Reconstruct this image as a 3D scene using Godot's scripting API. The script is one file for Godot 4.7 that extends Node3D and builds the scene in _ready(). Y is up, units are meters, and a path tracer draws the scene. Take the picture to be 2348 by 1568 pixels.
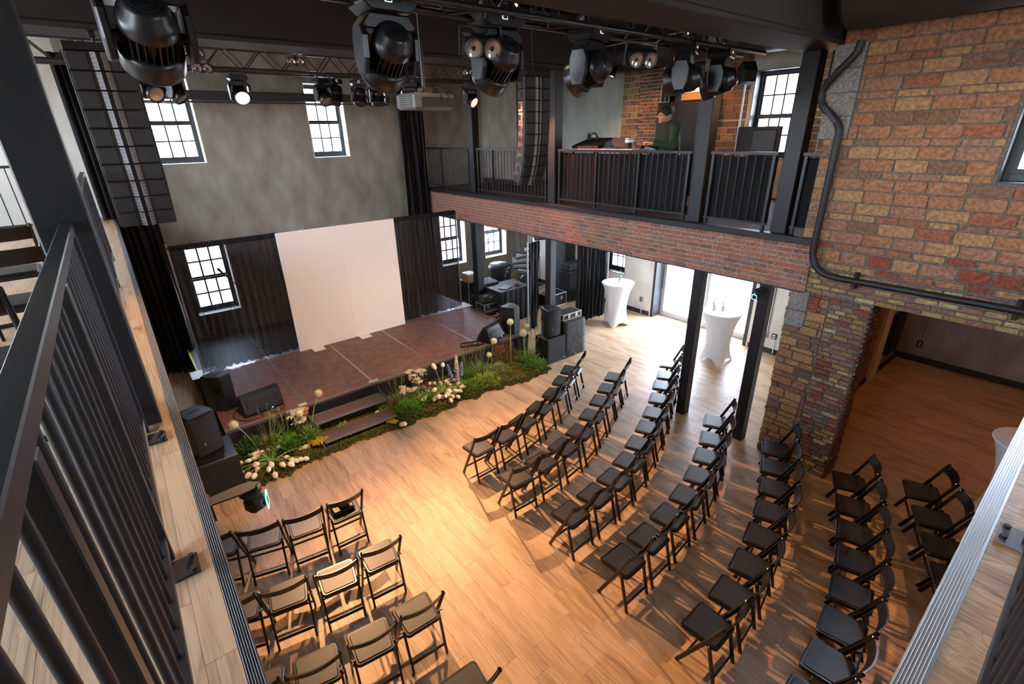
extends Node3D
# A brick event hall seen from its mezzanine. Metres, y up; -z runs to the stage wall, +x to the brick side wall.

const EYE := Vector3(0, 4.58, 0)
const FOCAL := 1110.1          # pixels, for a 2348 x 1568 picture
var eye_basis := Basis()
var M := {}                    # materials
var taken := {}                # names in use
var rng := RandomNumberGenerator.new()


# ---------------------------------------------------------------- mesh builder
class MB:
	var v := PackedVector3Array()
	var n := PackedVector3Array()
	var uv := PackedVector2Array()
	var idx := PackedInt32Array()

	func vert(p: Vector3, nn: Vector3, t := Vector2.ZERO) -> int:
		v.append(p); n.append(nn); uv.append(t)
		return v.size() - 1

	func tri_i(a: int, b: int, c: int, nn: Vector3) -> void:
		if (v[b] - v[a]).cross(v[c] - v[a]).dot(nn) > 0.0:
			idx.append_array([a, c, b])
		else:
			idx.append_array([a, b, c])

	func tri(a: Vector3, b: Vector3, c: Vector3, nn: Vector3) -> void:
		var i := vert(a, nn); var j := vert(b, nn); var k := vert(c, nn)
		tri_i(i, j, k, nn)

	func quad(a: Vector3, b: Vector3, c: Vector3, d: Vector3, nn: Vector3, t0 := Vector2.ZERO, t1 := Vector2.ZERO) -> void:
		var i := vert(a, nn, t0)
		var j := vert(b, nn, Vector2(t1.x, t0.y))
		var k := vert(c, nn, t1)
		var l := vert(d, nn, Vector2(t0.x, t1.y))
		tri_i(i, j, k, nn); tri_i(i, k, l, nn)

	# box with its edges cut by bev
	func box(c: Vector3, s: Vector3, bev := 0.0, b := Basis()) -> MB:
		var h := s * 0.5
		var ax := [Vector3(1, 0, 0), Vector3(0, 1, 0), Vector3(0, 0, 1)]
		for a in 3:
			var u: int = (a + 1) % 3
			var w: int = (a + 2) % 3
			for sg in [-1.0, 1.0]:
				var nn: Vector3 = b * (ax[a] * sg)
				var p := []
				for q in [[-1, -1], [1, -1], [1, 1], [-1, 1]]:
					p.append(c + b * (ax[a] * sg * h[a] + ax[u] * q[0] * (h[u] - bev) + ax[w] * q[1] * (h[w] - bev)))
				quad(p[0], p[1], p[2], p[3], nn, Vector2(0, 0), Vector2(s[u], s[w]))
		if bev > 0.0:
			for a in 3:
				var u: int = (a + 1) % 3
				var w: int = (a + 2) % 3
				for su in [-1.0, 1.0]:
					for sw in [-1.0, 1.0]:
						var nn: Vector3 = (b * (ax[u] * su + ax[w] * sw)).normalized()
						var e0: Vector3 = ax[u] * su * h[u] + ax[w] * sw * (h[w] - bev)
						var e1: Vector3 = ax[u] * su * (h[u] - bev) + ax[w] * sw * h[w]
						var l: Vector3 = ax[a] * (h[a] - bev)
						quad(c + b * (e0 - l), c + b * (e1 - l), c + b * (e1 + l), c + b * (e0 + l), nn)
			for sx in [-1.0, 1.0]:
				for sy in [-1.0, 1.0]:
					for sz in [-1.0, 1.0]:
						var o := Vector3(sx * h.x, sy * h.y, sz * h.z)
						var dx := Vector3(sx * bev, 0, 0); var dy := Vector3(0, sy * bev, 0); var dz := Vector3(0, 0, sz * bev)
						tri(c + b * (o - dy - dz), c + b * (o - dx - dz), c + b * (o - dx - dy), (b * Vector3(sx, sy, sz)).normalized())
		return self

	func span(a: Vector3, b: Vector3, bev := 0.0) -> MB:        # box between two corners
		return box((a + b) * 0.5, (b - a).abs(), bev)

	# bar of section w x d from a to b; "side" points along its width
	func bar(a: Vector3, b: Vector3, w: float, d: float, side := Vector3(1, 0, 0), bev := 0.0) -> MB:
		var y := (b - a).normalized()
		var z := side.cross(y).normalized()
		var x := y.cross(z)
		return box((a + b) * 0.5, Vector3(w, a.distance_to(b), d), bev, Basis(x, y, z))

	func tube(a: Vector3, b: Vector3, ra: float, rb := -1.0, seg := 10, caps := true) -> MB:
		if rb < 0.0: rb = ra
		var y := (b - a).normalized()
		var x := (Vector3(0, 1, 0) if absf(y.y) < 0.9 else Vector3(1, 0, 0)).cross(y).normalized()
		var z := x.cross(y)
		var slope := (ra - rb) / maxf(a.distance_to(b), 1e-6)
		var f := v.size()
		for i in seg + 1:
			var t := TAU * i / seg
			var r := x * cos(t) + z * sin(t)
			var nn := (r + y * slope).normalized()
			vert(a + r * ra, nn, Vector2(float(i) / seg, 0)); vert(b + r * rb, nn, Vector2(float(i) / seg, 1))
		for i in seg:
			var k := f + i * 2
			var nn := n[k] + n[k + 2]
			tri_i(k, k + 1, k + 3, nn); tri_i(k, k + 3, k + 2, nn)
		if caps:
			for e in 2:
				var o := a if e == 0 else b
				var r := ra if e == 0 else rb
				if r < 1e-5: continue
				var nn := -y if e == 0 else y
				var c := vert(o, nn)
				var g := v.size()
				for i in seg: vert(o + (x * cos(TAU * i / seg) + z * sin(TAU * i / seg)) * r, nn)
				for i in seg: tri_i(c, g + i, g + (i + 1) % seg, nn)
		return self

	# tube along a path of points
	func pipe(p: Array, r: float, seg := 8, caps := true) -> MB:
		var x := Vector3.ZERO
		var f := v.size()
		for i in p.size():
			var d: Vector3 = (p[mini(i + 1, p.size() - 1)] - p[maxi(i - 1, 0)]).normalized()
			if i == 0: x = (Vector3(0, 1, 0) if absf(d.y) < 0.9 else Vector3(1, 0, 0)).cross(d).normalized()
			x = (x - d * x.dot(d)).normalized()
			var z := x.cross(d)
			for k in seg + 1:
				var rr := x * cos(TAU * k / seg) + z * sin(TAU * k / seg)
				vert(p[i] + rr * r, rr, Vector2(float(k) / seg, i))
		for i in p.size() - 1:
			for k in seg:
				var a := f + i * (seg + 1) + k
				var b := a + seg + 1
				var nn := n[a] + n[b + 1]
				tri_i(a, b, b + 1, nn); tri_i(a, b + 1, a + 1, nn)
		if caps:
			for e in 2:
				var o := f if e == 0 else f + (p.size() - 1) * (seg + 1)
				var nn: Vector3 = (p[0] - p[1]).normalized() if e == 0 else (p[-1] - p[-2]).normalized()
				for k in range(1, seg - 1):
					tri(v[o], v[o + k], v[o + k + 1], nn)
		return self

	# profile of Vector2(radius, height) turned round an axis through o
	func lathe(o: Vector3, prof: Array, seg := 16, b := Basis(), smooth := true) -> MB:
		for i in prof.size() - 1:
			var p: Vector2 = prof[i]; var q: Vector2 = prof[i + 1]
			var d := (q - p)
			if d.length() < 1e-7: continue
			var nn2 := Vector2(d.y, -d.x).normalized()
			var n0 := nn2; var n1 := nn2
			if smooth:
				if i > 0:
					var e: Vector2 = p - prof[i - 1]
					var m := Vector2(e.y, -e.x).normalized()
					if m.dot(nn2) > 0.5: n0 = (m + nn2).normalized()
				if i < prof.size() - 2:
					var e: Vector2 = prof[i + 2] - q
					var m := Vector2(e.y, -e.x).normalized()
					if m.dot(nn2) > 0.5: n1 = (m + nn2).normalized()
			var f := v.size()
			for k in seg + 1:
				var c := cos(TAU * k / seg); var s := sin(TAU * k / seg)
				vert(o + b * Vector3(p.x * c, p.y, p.x * s), b * Vector3(n0.x * c, n0.y, n0.x * s))
				vert(o + b * Vector3(q.x * c, q.y, q.x * s), b * Vector3(n1.x * c, n1.y, n1.x * s))
			for k in seg:
				var a := f + k * 2
				var nn := n[a] + n[a + 1] + n[a + 2] + n[a + 3]
				if p.x > 1e-6: tri_i(a, a + 2, a + 1, nn)
				if q.x > 1e-6: tri_i(a + 1, a + 2, a + 3, nn)
		return self

	# polygon (points in the plane of b.x and b.y) given a thickness along b.z, edges cut by bev
	func prism(o: Vector3, poly: Array, depth: float, b := Basis(), bev := 0.0) -> MB:
		var pts := PackedVector2Array(poly)
		if Geometry2D.is_polygon_clockwise(pts): pts.reverse()
		var inn := pts
		if bev > 0.0:
			var off := Geometry2D.offset_polygon(pts, -bev)
			if off.size() == 1 and off[0].size() == pts.size():
				inn = off[0]
				var best := 0
				for k in inn.size():
					if inn[k].distance_to(pts[0]) < inn[best].distance_to(pts[0]): best = k
				var turned := PackedVector2Array()
				for k in inn.size(): turned.append(inn[(best + k) % inn.size()])
				if Geometry2D.is_polygon_clockwise(turned): turned.reverse(); turned.insert(0, turned[-1]); turned.remove_at(turned.size() - 1)
				inn = turned
			else:
				bev = 0.0
		var tris := Geometry2D.triangulate_polygon(inn)
		for sg in [-1.0, 1.0]:
			var f := v.size()
			var nn: Vector3 = b.z * sg
			for p in inn: vert(o + b * Vector3(p.x, p.y, sg * depth * 0.5), nn, p)
			for k in range(0, tris.size(), 3): tri_i(f + tris[k], f + tris[k + 1], f + tris[k + 2], nn)
		var h := depth * 0.5 - bev
		for k in pts.size():
			var p := pts[k]; var q := pts[(k + 1) % pts.size()]
			var d := q - p
			var nn := b * Vector3(d.y, -d.x, 0).normalized()
			quad(o + b * Vector3(p.x, p.y, -h), o + b * Vector3(q.x, q.y, -h), o + b * Vector3(q.x, q.y, h), o + b * Vector3(p.x, p.y, h), nn, Vector2(0, 0), Vector2(d.length(), depth))
			if bev > 0.0:
				var p2 := inn[k]; var q2 := inn[(k + 1) % inn.size()]
				for sg in [-1.0, 1.0]:
					quad(o + b * Vector3(p.x, p.y, sg * h), o + b * Vector3(q.x, q.y, sg * h), o + b * Vector3(q2.x, q2.y, sg * (h + bev)), o + b * Vector3(p2.x, p2.y, sg * (h + bev)), (nn + b.z * sg).normalized())
		return self

	# surface through a grid of points, smooth; rows of equal length
	func sheet(rows: Array, flip := false, scale_uv := Vector2(1, 1)) -> MB:
		var f := v.size()
		var w: int = rows[0].size()
		var h := rows.size()
		for j in h:
			for i in w:
				var du: Vector3 = rows[j][mini(i + 1, w - 1)] - rows[j][maxi(i - 1, 0)]
				var dv: Vector3 = rows[mini(j + 1, h - 1)][i] - rows[maxi(j - 1, 0)][i]
				var nn := du.cross(dv).normalized()
				vert(rows[j][i], -nn if flip else nn, Vector2(float(i) / (w - 1), float(j) / (h - 1)) * scale_uv)
		for j in h - 1:
			for i in w - 1:
				var a := f + j * w + i
				var nn := n[a] + n[a + w + 1]
				tri_i(a, a + 1, a + w + 1, nn); tri_i(a, a + w + 1, a + w, nn)
		return self

	func ball(o: Vector3, r: Vector3, seg := 10, rings := 6) -> MB:
		var f := v.size()
		for j in rings + 1:
			var t := PI * j / rings
			for i in seg + 1:
				var d := Vector3(sin(t) * cos(TAU * i / seg), cos(t), sin(t) * sin(TAU * i / seg))
				vert(o + d * r, (d / r).normalized(), Vector2(float(i) / seg, float(j) / rings))
		for j in rings:
			for i in seg:
				var a := f + j * (seg + 1) + i
				var nn := n[a] + n[a + seg + 2]
				if j > 0: tri_i(a, a + 1, a + seg + 2, nn)
				if j < rings - 1: tri_i(a, a + seg + 2, a + seg + 1, nn)
		return self

	func add(o: MB, t: Transform3D) -> MB:
		var f := v.size()
		var nb := t.basis.inverse().transposed()
		for k in o.v.size():
			v.append(t * o.v[k]); n.append((nb * o.n[k]).normalized()); uv.append(o.uv[k])
		for k in o.idx: idx.append(f + k)
		return self

	func mesh() -> ArrayMesh:
		var a := []
		a.resize(Mesh.ARRAY_MAX)
		a[Mesh.ARRAY_VERTEX] = v; a[Mesh.ARRAY_NORMAL] = n; a[Mesh.ARRAY_TEX_UV] = uv; a[Mesh.ARRAY_INDEX] = idx
		var m := ArrayMesh.new()
		m.add_surface_from_arrays(Mesh.PRIMITIVE_TRIANGLES, a)
		return m


# ---------------------------------------------------------------- nodes
func numbered(called: String) -> String:
	if not taken.has(called):
		taken[called] = 0
		return called
	taken[called] += 1
	return "%s_%03d" % [called, taken[called]]


func tag(o: Node3D, label: String, category: String, group := "") -> Node3D:
	o.set_meta("label", label); o.set_meta("category", category)
	if group != "": o.set_meta("group", group)
	return o


func thing(called: String, label: String, category: String, at := Vector3.ZERO, turn := 0.0, group := "") -> Node3D:
	var o := Node3D.new()
	o.name = numbered(called)
	add_child(o)
	o.position = at; o.rotation.y = turn
	return tag(o, label, category, group)


func obj(called: String, mb, mat: Material, parent: Node = self) -> MeshInstance3D:
	var o := MeshInstance3D.new()
	o.name = numbered(called) if parent == self else called
	o.mesh = mb.mesh() if mb is MB else mb
	o.material_override = mat
	parent.add_child(o, true)
	return o


func struct(called: String, mb, mat: Material, label := "") -> MeshInstance3D:
	var o := obj(called, mb, mat)
	o.set_meta("kind", "structure")
	if label != "": o.set_meta("label", label)
	return o


func struct_node(called: String, label := "") -> Node3D:
	var o := Node3D.new()
	o.name = numbered(called)
	add_child(o)
	o.set_meta("kind", "structure")
	if label != "": o.set_meta("label", label)
	return o


func dup(src: Node3D, called: String, at: Vector3, turn: float, label := "", group := "") -> Node3D:
	var r: Node3D = src.duplicate()
	r.name = numbered(called)
	add_child(r)
	r.position = at; r.rotation.y = turn
	if label != "": r.set_meta("label", label)
	if group != "": r.set_meta("group", group)
	return r


# a pixel of the photograph as a direction, met with a plane of the building
func ray(px: float, py: float) -> Vector3:
	return eye_basis * Vector3((px - 1174.0) / FOCAL, -(py - 784.0) / FOCAL, -1.0)
func on_y(px: float, py: float, y: float) -> Vector3:
	var d := ray(px, py); return EYE + d * ((y - EYE.y) / d.y)
func on_x(px: float, py: float, x: float) -> Vector3:
	var d := ray(px, py); return EYE + d * (x / d.x)
func on_z(px: float, py: float, z: float) -> Vector3:
	var d := ray(px, py); return EYE + d * (z / d.z)


# ---------------------------------------------------------------- materials
func mat(called: String, c: Color, rough := 0.6, metal := 0.0, spec := 0.5) -> StandardMaterial3D:
	var m := StandardMaterial3D.new()
	m.resource_name = called
	m.albedo_color = c; m.roughness = rough; m.metallic = metal; m.metallic_specular = spec
	M[called] = m
	return m


func rgb(r: int, g: int, b: int) -> Color:
	return Color8(r, g, b)


func glow(called: String, c: Color, e: float) -> StandardMaterial3D:
	var m := mat(called, c, 0.4)
	m.emission_enabled = true; m.emission = c; m.emission_energy_multiplier = e
	return m


func noise_img(w: int, h: int, seed_: int, freq: float, oct := 4) -> Image:
	var f := FastNoiseLite.new()
	f.seed = seed_; f.frequency = freq; f.fractal_octaves = oct
	return f.get_seamless_image(w, h)


# grey-value picture a + b mapped between two colours
func two_tone(im: Image, lo: Color, hi: Color, power := 1.0) -> ImageTexture:
	var d := im.get_data()
	var step := 1 if im.get_format() == Image.FORMAT_L8 else 4
	var o := PackedByteArray()
	var cnt := im.get_width() * im.get_height()
	o.resize(cnt * 3)
	var lut := []
	for k in 256:
		var c := lo.lerp(hi, pow(k / 255.0, power))
		lut.append([c.r8, c.g8, c.b8])
	for k in cnt:
		var c: Array = lut[d[k * step]]
		o[k * 3] = c[0]; o[k * 3 + 1] = c[1]; o[k * 3 + 2] = c[2]
	return ImageTexture.create_from_image(Image.create_from_data(im.get_width(), im.get_height(), false, Image.FORMAT_RGB8, o))


func tri(m: StandardMaterial3D, t: Texture2D, scale: float, world := true) -> StandardMaterial3D:
	m.albedo_texture = t
	m.uv1_triplanar = true; m.uv1_world_triplanar = world
	m.uv1_scale = Vector3.ONE * scale
	return m


# Vinyl planks: eight boards side by side across u, one board long in v.
func wood_texture(seed_: int, light: Color, dark: Color) -> ImageTexture:
	var w := 1024; var h := 1024
	var big := noise_img(256, 32, seed_, 0.03, 3); big.resize(w, h, Image.INTERPOLATE_CUBIC)      # long soft tone
	var fine := noise_img(1024, 24, seed_ + 1, 0.09, 3); fine.resize(w, h, Image.INTERPOLATE_CUBIC)   # fine fibres
	var warp := noise_img(160, 20, seed_ + 2, 0.014, 3); warp.resize(w, h, Image.INTERPOLATE_CUBIC)
	var db := big.get_data(); var df := fine.get_data(); var dw := warp.get_data()
	var o := PackedByteArray()
	o.resize(w * h * 3)
	var r := RandomNumberGenerator.new(); r.seed = seed_
	var tone := []; var freq := []; var amp := []; var off := []
	for k in 8:
		tone.append(r.randf_range(-0.1, 0.1)); freq.append(r.randf_range(3.0, 6.5)); amp.append(r.randf_range(0.12, 0.5)); off.append(r.randf() * 10.0)
	for y in h:
		for x in w:
			var k := y * w + x
			var b := x >> 7
			var wv := dw[((y + int(off[b] * 97.0)) & 1023) * w + x] / 255.0
			# growth rings: bent lines that run with the board
			var t: float = (x & 127) / 127.0 * freq[b] * 0.9 + wv * 6.5 + off[b]
			var ring := absf(t - floorf(t) - 0.5) * 2.0
			ring = ring * ring * ring * ring
			ring *= ring
			var s: float = 0.14 + tone[b] + (db[k] / 255.0 - 0.5) * 0.5 + (df[k] / 255.0 - 0.5) * 0.5 + ring * amp[b]
			s = clampf(s, 0.0, 1.0)
			o[k * 3] = int(lerpf(light.r8, dark.r8, s)); o[k * 3 + 1] = int(lerpf(light.g8, dark.g8, s)); o[k * 3 + 2] = int(lerpf(light.b8, dark.b8, s))
	return ImageTexture.create_from_image(Image.create_from_data(w, h, false, Image.FORMAT_RGB8, o))


func make_materials() -> void:
	# floor
	var wf := mat("floor_plank", Color.WHITE, 0.42)
	wf.albedo_texture = wood_texture(5, rgb(200, 166, 130), rgb(116, 86, 60))
	mat("floor_joint", rgb(70, 48, 32), 0.8)
	# plaster: brushed taupe, and a warm white
	var stroke := noise_img(512, 256, 11, 0.012, 5); stroke.resize(512, 512)
	tri(mat("plaster", Color.WHITE, 0.75), two_tone(stroke, rgb(126, 116, 104), rgb(166, 158, 146)), 0.3)
	tri(mat("plaster_pale", Color.WHITE, 0.8), two_tone(stroke, rgb(206, 198, 184), rgb(224, 217, 204)), 0.4)
	tri(mat("plaster_grey", Color.WHITE, 0.8), two_tone(stroke, rgb(168, 168, 158), rgb(194, 194, 184)), 0.35)
	mat("reveal_white", rgb(236, 236, 232), 0.6)
	# masonry: one grain under many body colours
	var grain := noise_img(512, 512, 21, 0.02, 5)
	var grain_t := two_tone(grain, rgb(158, 152, 148), rgb(255, 255, 255), 0.8)
	var bump := ImageTexture.create_from_image(noise_img(512, 512, 22, 0.05, 4))
	var body := {
		"brick_orange": rgb(184, 130, 92), "brick_tan": rgb(194, 150, 104), "brick_rust": rgb(172, 110, 78), "brick_rose": rgb(178, 130, 104), "brick_brown": rgb(148, 112, 88), "brick_umber": rgb(124, 98, 78),
		"brick_yellow": rgb(196, 168, 112), "brick_ochre": rgb(176, 140, 84), "brick_cream": rgb(208, 190, 140), "brick_red": rgb(156, 82, 60), "brick_dusty": rgb(164, 120, 100), "brick_grey": rgb(150, 132, 116),
		"face_red": rgb(178, 118, 94), "face_rose": rgb(188, 132, 108), "face_brown": rgb(164, 116, 98), "face_orange": rgb(190, 124, 94), "face_grey": rgb(158, 130, 116), "face_dark": rgb(144, 108, 94),
	}
	for k in body:
		var m := tri(mat(k, body[k], 0.85), grain_t, 1.7)
		m.heightmap_enabled = true; m.heightmap_texture = bump; m.heightmap_scale = 0.5
	for k in [["mortar", rgb(132, 122, 112)], ["mortar_pale", rgb(206, 194, 184)], ["concrete", rgb(160, 158, 152)], ["mortar_blue", rgb(146, 150, 152)]]:
		var m := tri(mat(k[0], k[1], 0.9), grain_t, 2.2)
		m.heightmap_enabled = true; m.heightmap_texture = bump; m.heightmap_scale = 0.6
	# steel and paint
	var speck := two_tone(noise_img(256, 256, 31, 0.15, 3), rgb(180, 180, 180), rgb(255, 255, 255))
	tri(mat("black_steel", rgb(26, 27, 29), 0.5), speck, 3.0)
	mat("rail_black", rgb(28, 28, 30), 0.42)
	mat("charcoal_paint", rgb(38, 37, 37), 0.7)
	mat("ceiling_black", rgb(30, 27, 26), 0.85)
	mat("beam_paint", rgb(36, 31, 29), 0.8)
	mat("duct_black", rgb(44, 40, 39), 0.6)
	mat("chair_black", rgb(20, 19, 20), 0.28)
	mat("chair_pad", rgb(34, 34, 36), 0.4)
	mat("chrome", rgb(205, 205, 208), 0.2, 1.0)
	mat("aluminium", rgb(188, 188, 186), 0.38, 0.9)
	mat("dark_aluminium", rgb(120, 120, 122), 0.35, 0.8)
	mat("gear_black", rgb(20, 20, 21), 0.6)
	mat("gear_grey", rgb(60, 60, 62), 0.5)
	mat("plastic_black", rgb(28, 28, 29), 0.35)
	mat("fixture_black", rgb(22, 22, 24), 0.34)
	mat("fixture_dark", rgb(13, 13, 14), 0.5)
	mat("fixture_edge", rgb(78, 76, 76), 0.35)
	mat("grille", rgb(30, 29, 29), 0.75)
	mat("line_grey", rgb(112, 112, 114), 0.5)
	var cl := tri(mat("curtain_black", rgb(20, 20, 23), 0.9), speck, 6.0)
	cl.rim_enabled = true; cl.rim = 0.25
	mat("skirt_black", rgb(24, 24, 27), 0.75)
	mat("satin_black", rgb(13, 14, 17), 0.5)
	mat("scrim_black", rgb(11, 12, 14), 0.95)
	mat("truss_black", rgb(46, 46, 49), 0.36)
	mat("projector_grey", rgb(92, 90, 87), 0.5)
	mat("linen_white", rgb(240, 241, 244), 0.75)
	mat("screen_white", rgb(242, 232, 220), 0.7)
	tri(mat("deck_brown", Color.WHITE, 0.55), two_tone(noise_img(512, 512, 41, 0.015, 5), rgb(102, 74, 66), rgb(134, 100, 90)), 0.55)
	tri(mat("tread_brown", Color.WHITE, 0.65), two_tone(noise_img(256, 256, 42, 0.05, 4), rgb(84, 64, 58), rgb(112, 90, 82)), 1.2)
	mat("window_black", rgb(30, 32, 34), 0.45)
	mat("frame_silver", rgb(196, 198, 198), 0.45, 0.3)
	var glass := mat("glass", Color(0.96, 0.98, 1.0, 0.06), 0.02)
	glass.transparency = BaseMaterial3D.TRANSPARENCY_ALPHA
	var sheer := mat("sheer", Color(0.16, 0.145, 0.135, 0.87), 0.9)
	sheer.transparency = BaseMaterial3D.TRANSPARENCY_ALPHA
	mat("lens", rgb(200, 196, 188), 0.12, 0.7)
	mat("paper_white", rgb(240, 240, 238), 0.7)
	mat("outlet_grey", rgb(150, 150, 150), 0.5)
	mat("outlet_black", rgb(20, 20, 20), 0.5)
	mat("wood_box", rgb(150, 110, 72), 0.7)
	mat("tape_yellow", rgb(206, 206, 40), 0.6)
	mat("tape_white", rgb(215, 208, 198), 0.6)
	mat("cable_orange", rgb(214, 90, 40), 0.5)
	mat("cable_white", rgb(220, 218, 214), 0.5)
	mat("cable_blue", rgb(50, 90, 170), 0.5)
	mat("cable_black", rgb(16, 16, 16), 0.5)
	# plants
	for k in [["leaf_green", rgb(92, 142, 44)], ["leaf_deep", rgb(56, 98, 40)], ["leaf_lime", rgb(150, 178, 60)], ["leaf_sage", rgb(136, 156, 104)], ["leaf_rust", rgb(126, 84, 56)], ["moss", rgb(96, 92, 32)], ["moss_brown", rgb(108, 82, 38)], ["stem_green", rgb(148, 172, 98)]]:
		var m := mat(k[0], k[1], 0.6)
		m.backlight_enabled = true; m.backlight = k[1] * 0.4
	mat("petal_white", rgb(244, 236, 214), 0.6)
	mat("petal_cream", rgb(236, 232, 190), 0.7)
	mat("petal_blush", rgb(240, 214, 196), 0.6)
	mat("petal_blue", rgb(140, 146, 200), 0.6)
	mat("petal_lilac", rgb(186, 172, 206), 0.6)
	mat("petal_yellow", rgb(222, 196, 50), 0.6)
	mat("mushroom", rgb(190, 112, 76), 0.6)
	# person
	mat("skin", rgb(206, 142, 110), 0.55)
	tri(mat("plaid_green", Color.WHITE, 0.85), two_tone(noise_img(256, 256, 51, 0.06, 2), rgb(14, 26, 16), rgb(46, 72, 44)), 5.0)
	mat("hair_dark", rgb(26, 22, 20), 0.7)
	mat("hair_grey", rgb(150, 138, 128), 0.8)
	# light givers
	glow("bulb_warm", rgb(255, 214, 160), 14.0)
	glow("beam_lens", rgb(255, 232, 200), 30.0)
	glow("red_lens", rgb(255, 120, 96), 5.0)
	glow("cyan_ring", rgb(120, 240, 240), 3.0)
	glow("blue_led", rgb(70, 130, 255), 6.0)
	glow("display_white", rgb(220, 240, 245), 0.9)


# ---------------------------------------------------------------- building
# wall of boxes round its openings [u0, u1, y0, y1]; axis "x": it stands at c0..c1 in x and runs along z
func wall_mb(axis: String, c0: float, c1: float, u0: float, u1: float, y0: float, y1: float, holes := []) -> MB:
	var us := [u0, u1]; var ys := [y0, y1]
	for h in holes:
		us.append_array([clampf(h[0], u0, u1), clampf(h[1], u0, u1)]); ys.append_array([clampf(h[2], y0, y1), clampf(h[3], y0, y1)])
	us.sort(); ys.sort()
	var mb := MB.new()
	for i in us.size() - 1:
		if us[i + 1] - us[i] < 1e-4: continue
		var run := -1.0
		for j in ys.size():
			var solid := false
			if j < ys.size() - 1:
				solid = true
				var cu: float = (us[i] + us[i + 1]) / 2; var cy: float = (ys[j] + ys[j + 1]) / 2
				for h in holes:
					if cu > h[0] and cu < h[1] and cy > h[2] and cy < h[3] and ys[j + 1] - ys[j] > 1e-5: solid = false
			if solid and run < -0.5: run = ys[j]
			if not solid and run > -0.5:
				if ys[j] - run > 1e-4:
					if axis == "x": mb.span(Vector3(c0, run, us[i]), Vector3(c1, ys[j], us[i + 1]))
					else: mb.span(Vector3(us[i], run, c0), Vector3(us[i + 1], ys[j], c1))
				run = -1.0
	return mb


# Double-hung window of six over six panes. frame: origin at the opening's lower corner on the wall's inner face, x along it, z into the room.
func sash_window(n: int, f: Transform3D, w: float, h: float, depth: float, reveal: Material, label: String) -> Node3D:
	var o := struct_node("window_%d" % n, label)
	o.transform = f
	var r := MB.new()
	var t := 0.012
	r.span(Vector3(0, 0, -depth), Vector3(t, h, 0)).span(Vector3(w - t, 0, -depth), Vector3(w, h, 0))
	r.span(Vector3(t, 0, -depth), Vector3(w - t, t, 0.01)).span(Vector3(t, h - t, -depth), Vector3(w - t, h, 0))
	obj("reveal", r, reveal, o)
	var z := -depth + 0.07
	var fr := MB.new()
	var b := 0.045
	for s in [[t, t + b, t, h - t], [w - t - b, w - t, t, h - t], [t + b, w - t - b, t, t + b + 0.03], [t + b, w - t - b, h - t - b, h - t]]:
		fr.span(Vector3(s[0], s[2], z - 0.06), Vector3(s[1], s[3], z + 0.03), 0.003)
	obj("frame", fr, M.window_black, o)
	var x0 := t + b; var x1 := w - t - b
	var mid := h * 0.49
	var pane_mesh: Mesh = null
	for k in 2:
		var y0 := t + b + 0.03 if k == 0 else mid
		var y1 := mid if k == 0 else h - t - b
		var zz := z + (0.012 if k == 0 else -0.018)
		var s := MB.new()
		var e := 0.042
		s.span(Vector3(x0, y0, zz - 0.013), Vector3(x0 + e, y1, zz + 0.013)).span(Vector3(x1 - e, y0, zz - 0.013), Vector3(x1, y1, zz + 0.013))
		s.span(Vector3(x0 + e, y0, zz - 0.013), Vector3(x1 - e, y0 + e, zz + 0.013)).span(Vector3(x0 + e, y1 - e, zz - 0.013), Vector3(x1 - e, y1, zz + 0.013))
		var pw := (x1 - x0 - 2 * e) / 3.0; var ph := (y1 - y0 - 2 * e) / 2.0
		for i in [1, 2]: s.span(Vector3(x0 + e + pw * i - 0.014, y0 + e, zz - 0.011), Vector3(x0 + e + pw * i + 0.014, y1 - e, zz + 0.011))
		s.span(Vector3(x0 + e, y0 + e + ph - 0.014, zz - 0.0105), Vector3(x1 - e, y0 + e + ph + 0.014, zz + 0.0105))
		var sn := obj("sash", s, M.window_black, o)
		pane_mesh = MB.new().box(Vector3.ZERO, Vector3(pw - 0.028, ph - 0.028, 0.004)).mesh()
		for i in 3:
			for j in 2:
				var p := obj("pane", pane_mesh, M.glass, sn)
				p.position = Vector3(x0 + e + pw * (i + 0.5), y0 + e + ph * (j + 0.5), zz)
	return o


var brick_shapes := []
func make_brick_shapes() -> void:
	rng.seed = 77
	for k in 7:
		var p := []
		var c := 0.035
		for q in [[-1, -1, 1, 0], [1, -1, 0, 1], [1, 1, -1, 0], [-1, 1, 0, -1]]:
			var ox := func(): return rng.randf_range(-0.012, 0.012)
			var a := Vector2(q[0] * 0.5, q[1] * 0.5)
			var cx := c * rng.randf_range(0.5, 1.8); var cy := 0.09 * rng.randf_range(0.5, 1.7)
			if q[2] != 0:   # first the point along y, then along x
				p.append(a + Vector2(ox.call(), -q[1] * cy)); p.append(a + Vector2(-q[0] * cx, ox.call() * 2.0))
			else:
				p.append(a + Vector2(-q[0] * cx, ox.call() * 2.0)); p.append(a + Vector2(ox.call(), -q[1] * cy))
		brick_shapes.append(MB.new().prism(Vector3.ZERO, p, 1.0, Basis(), 0.03).mesh())


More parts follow.
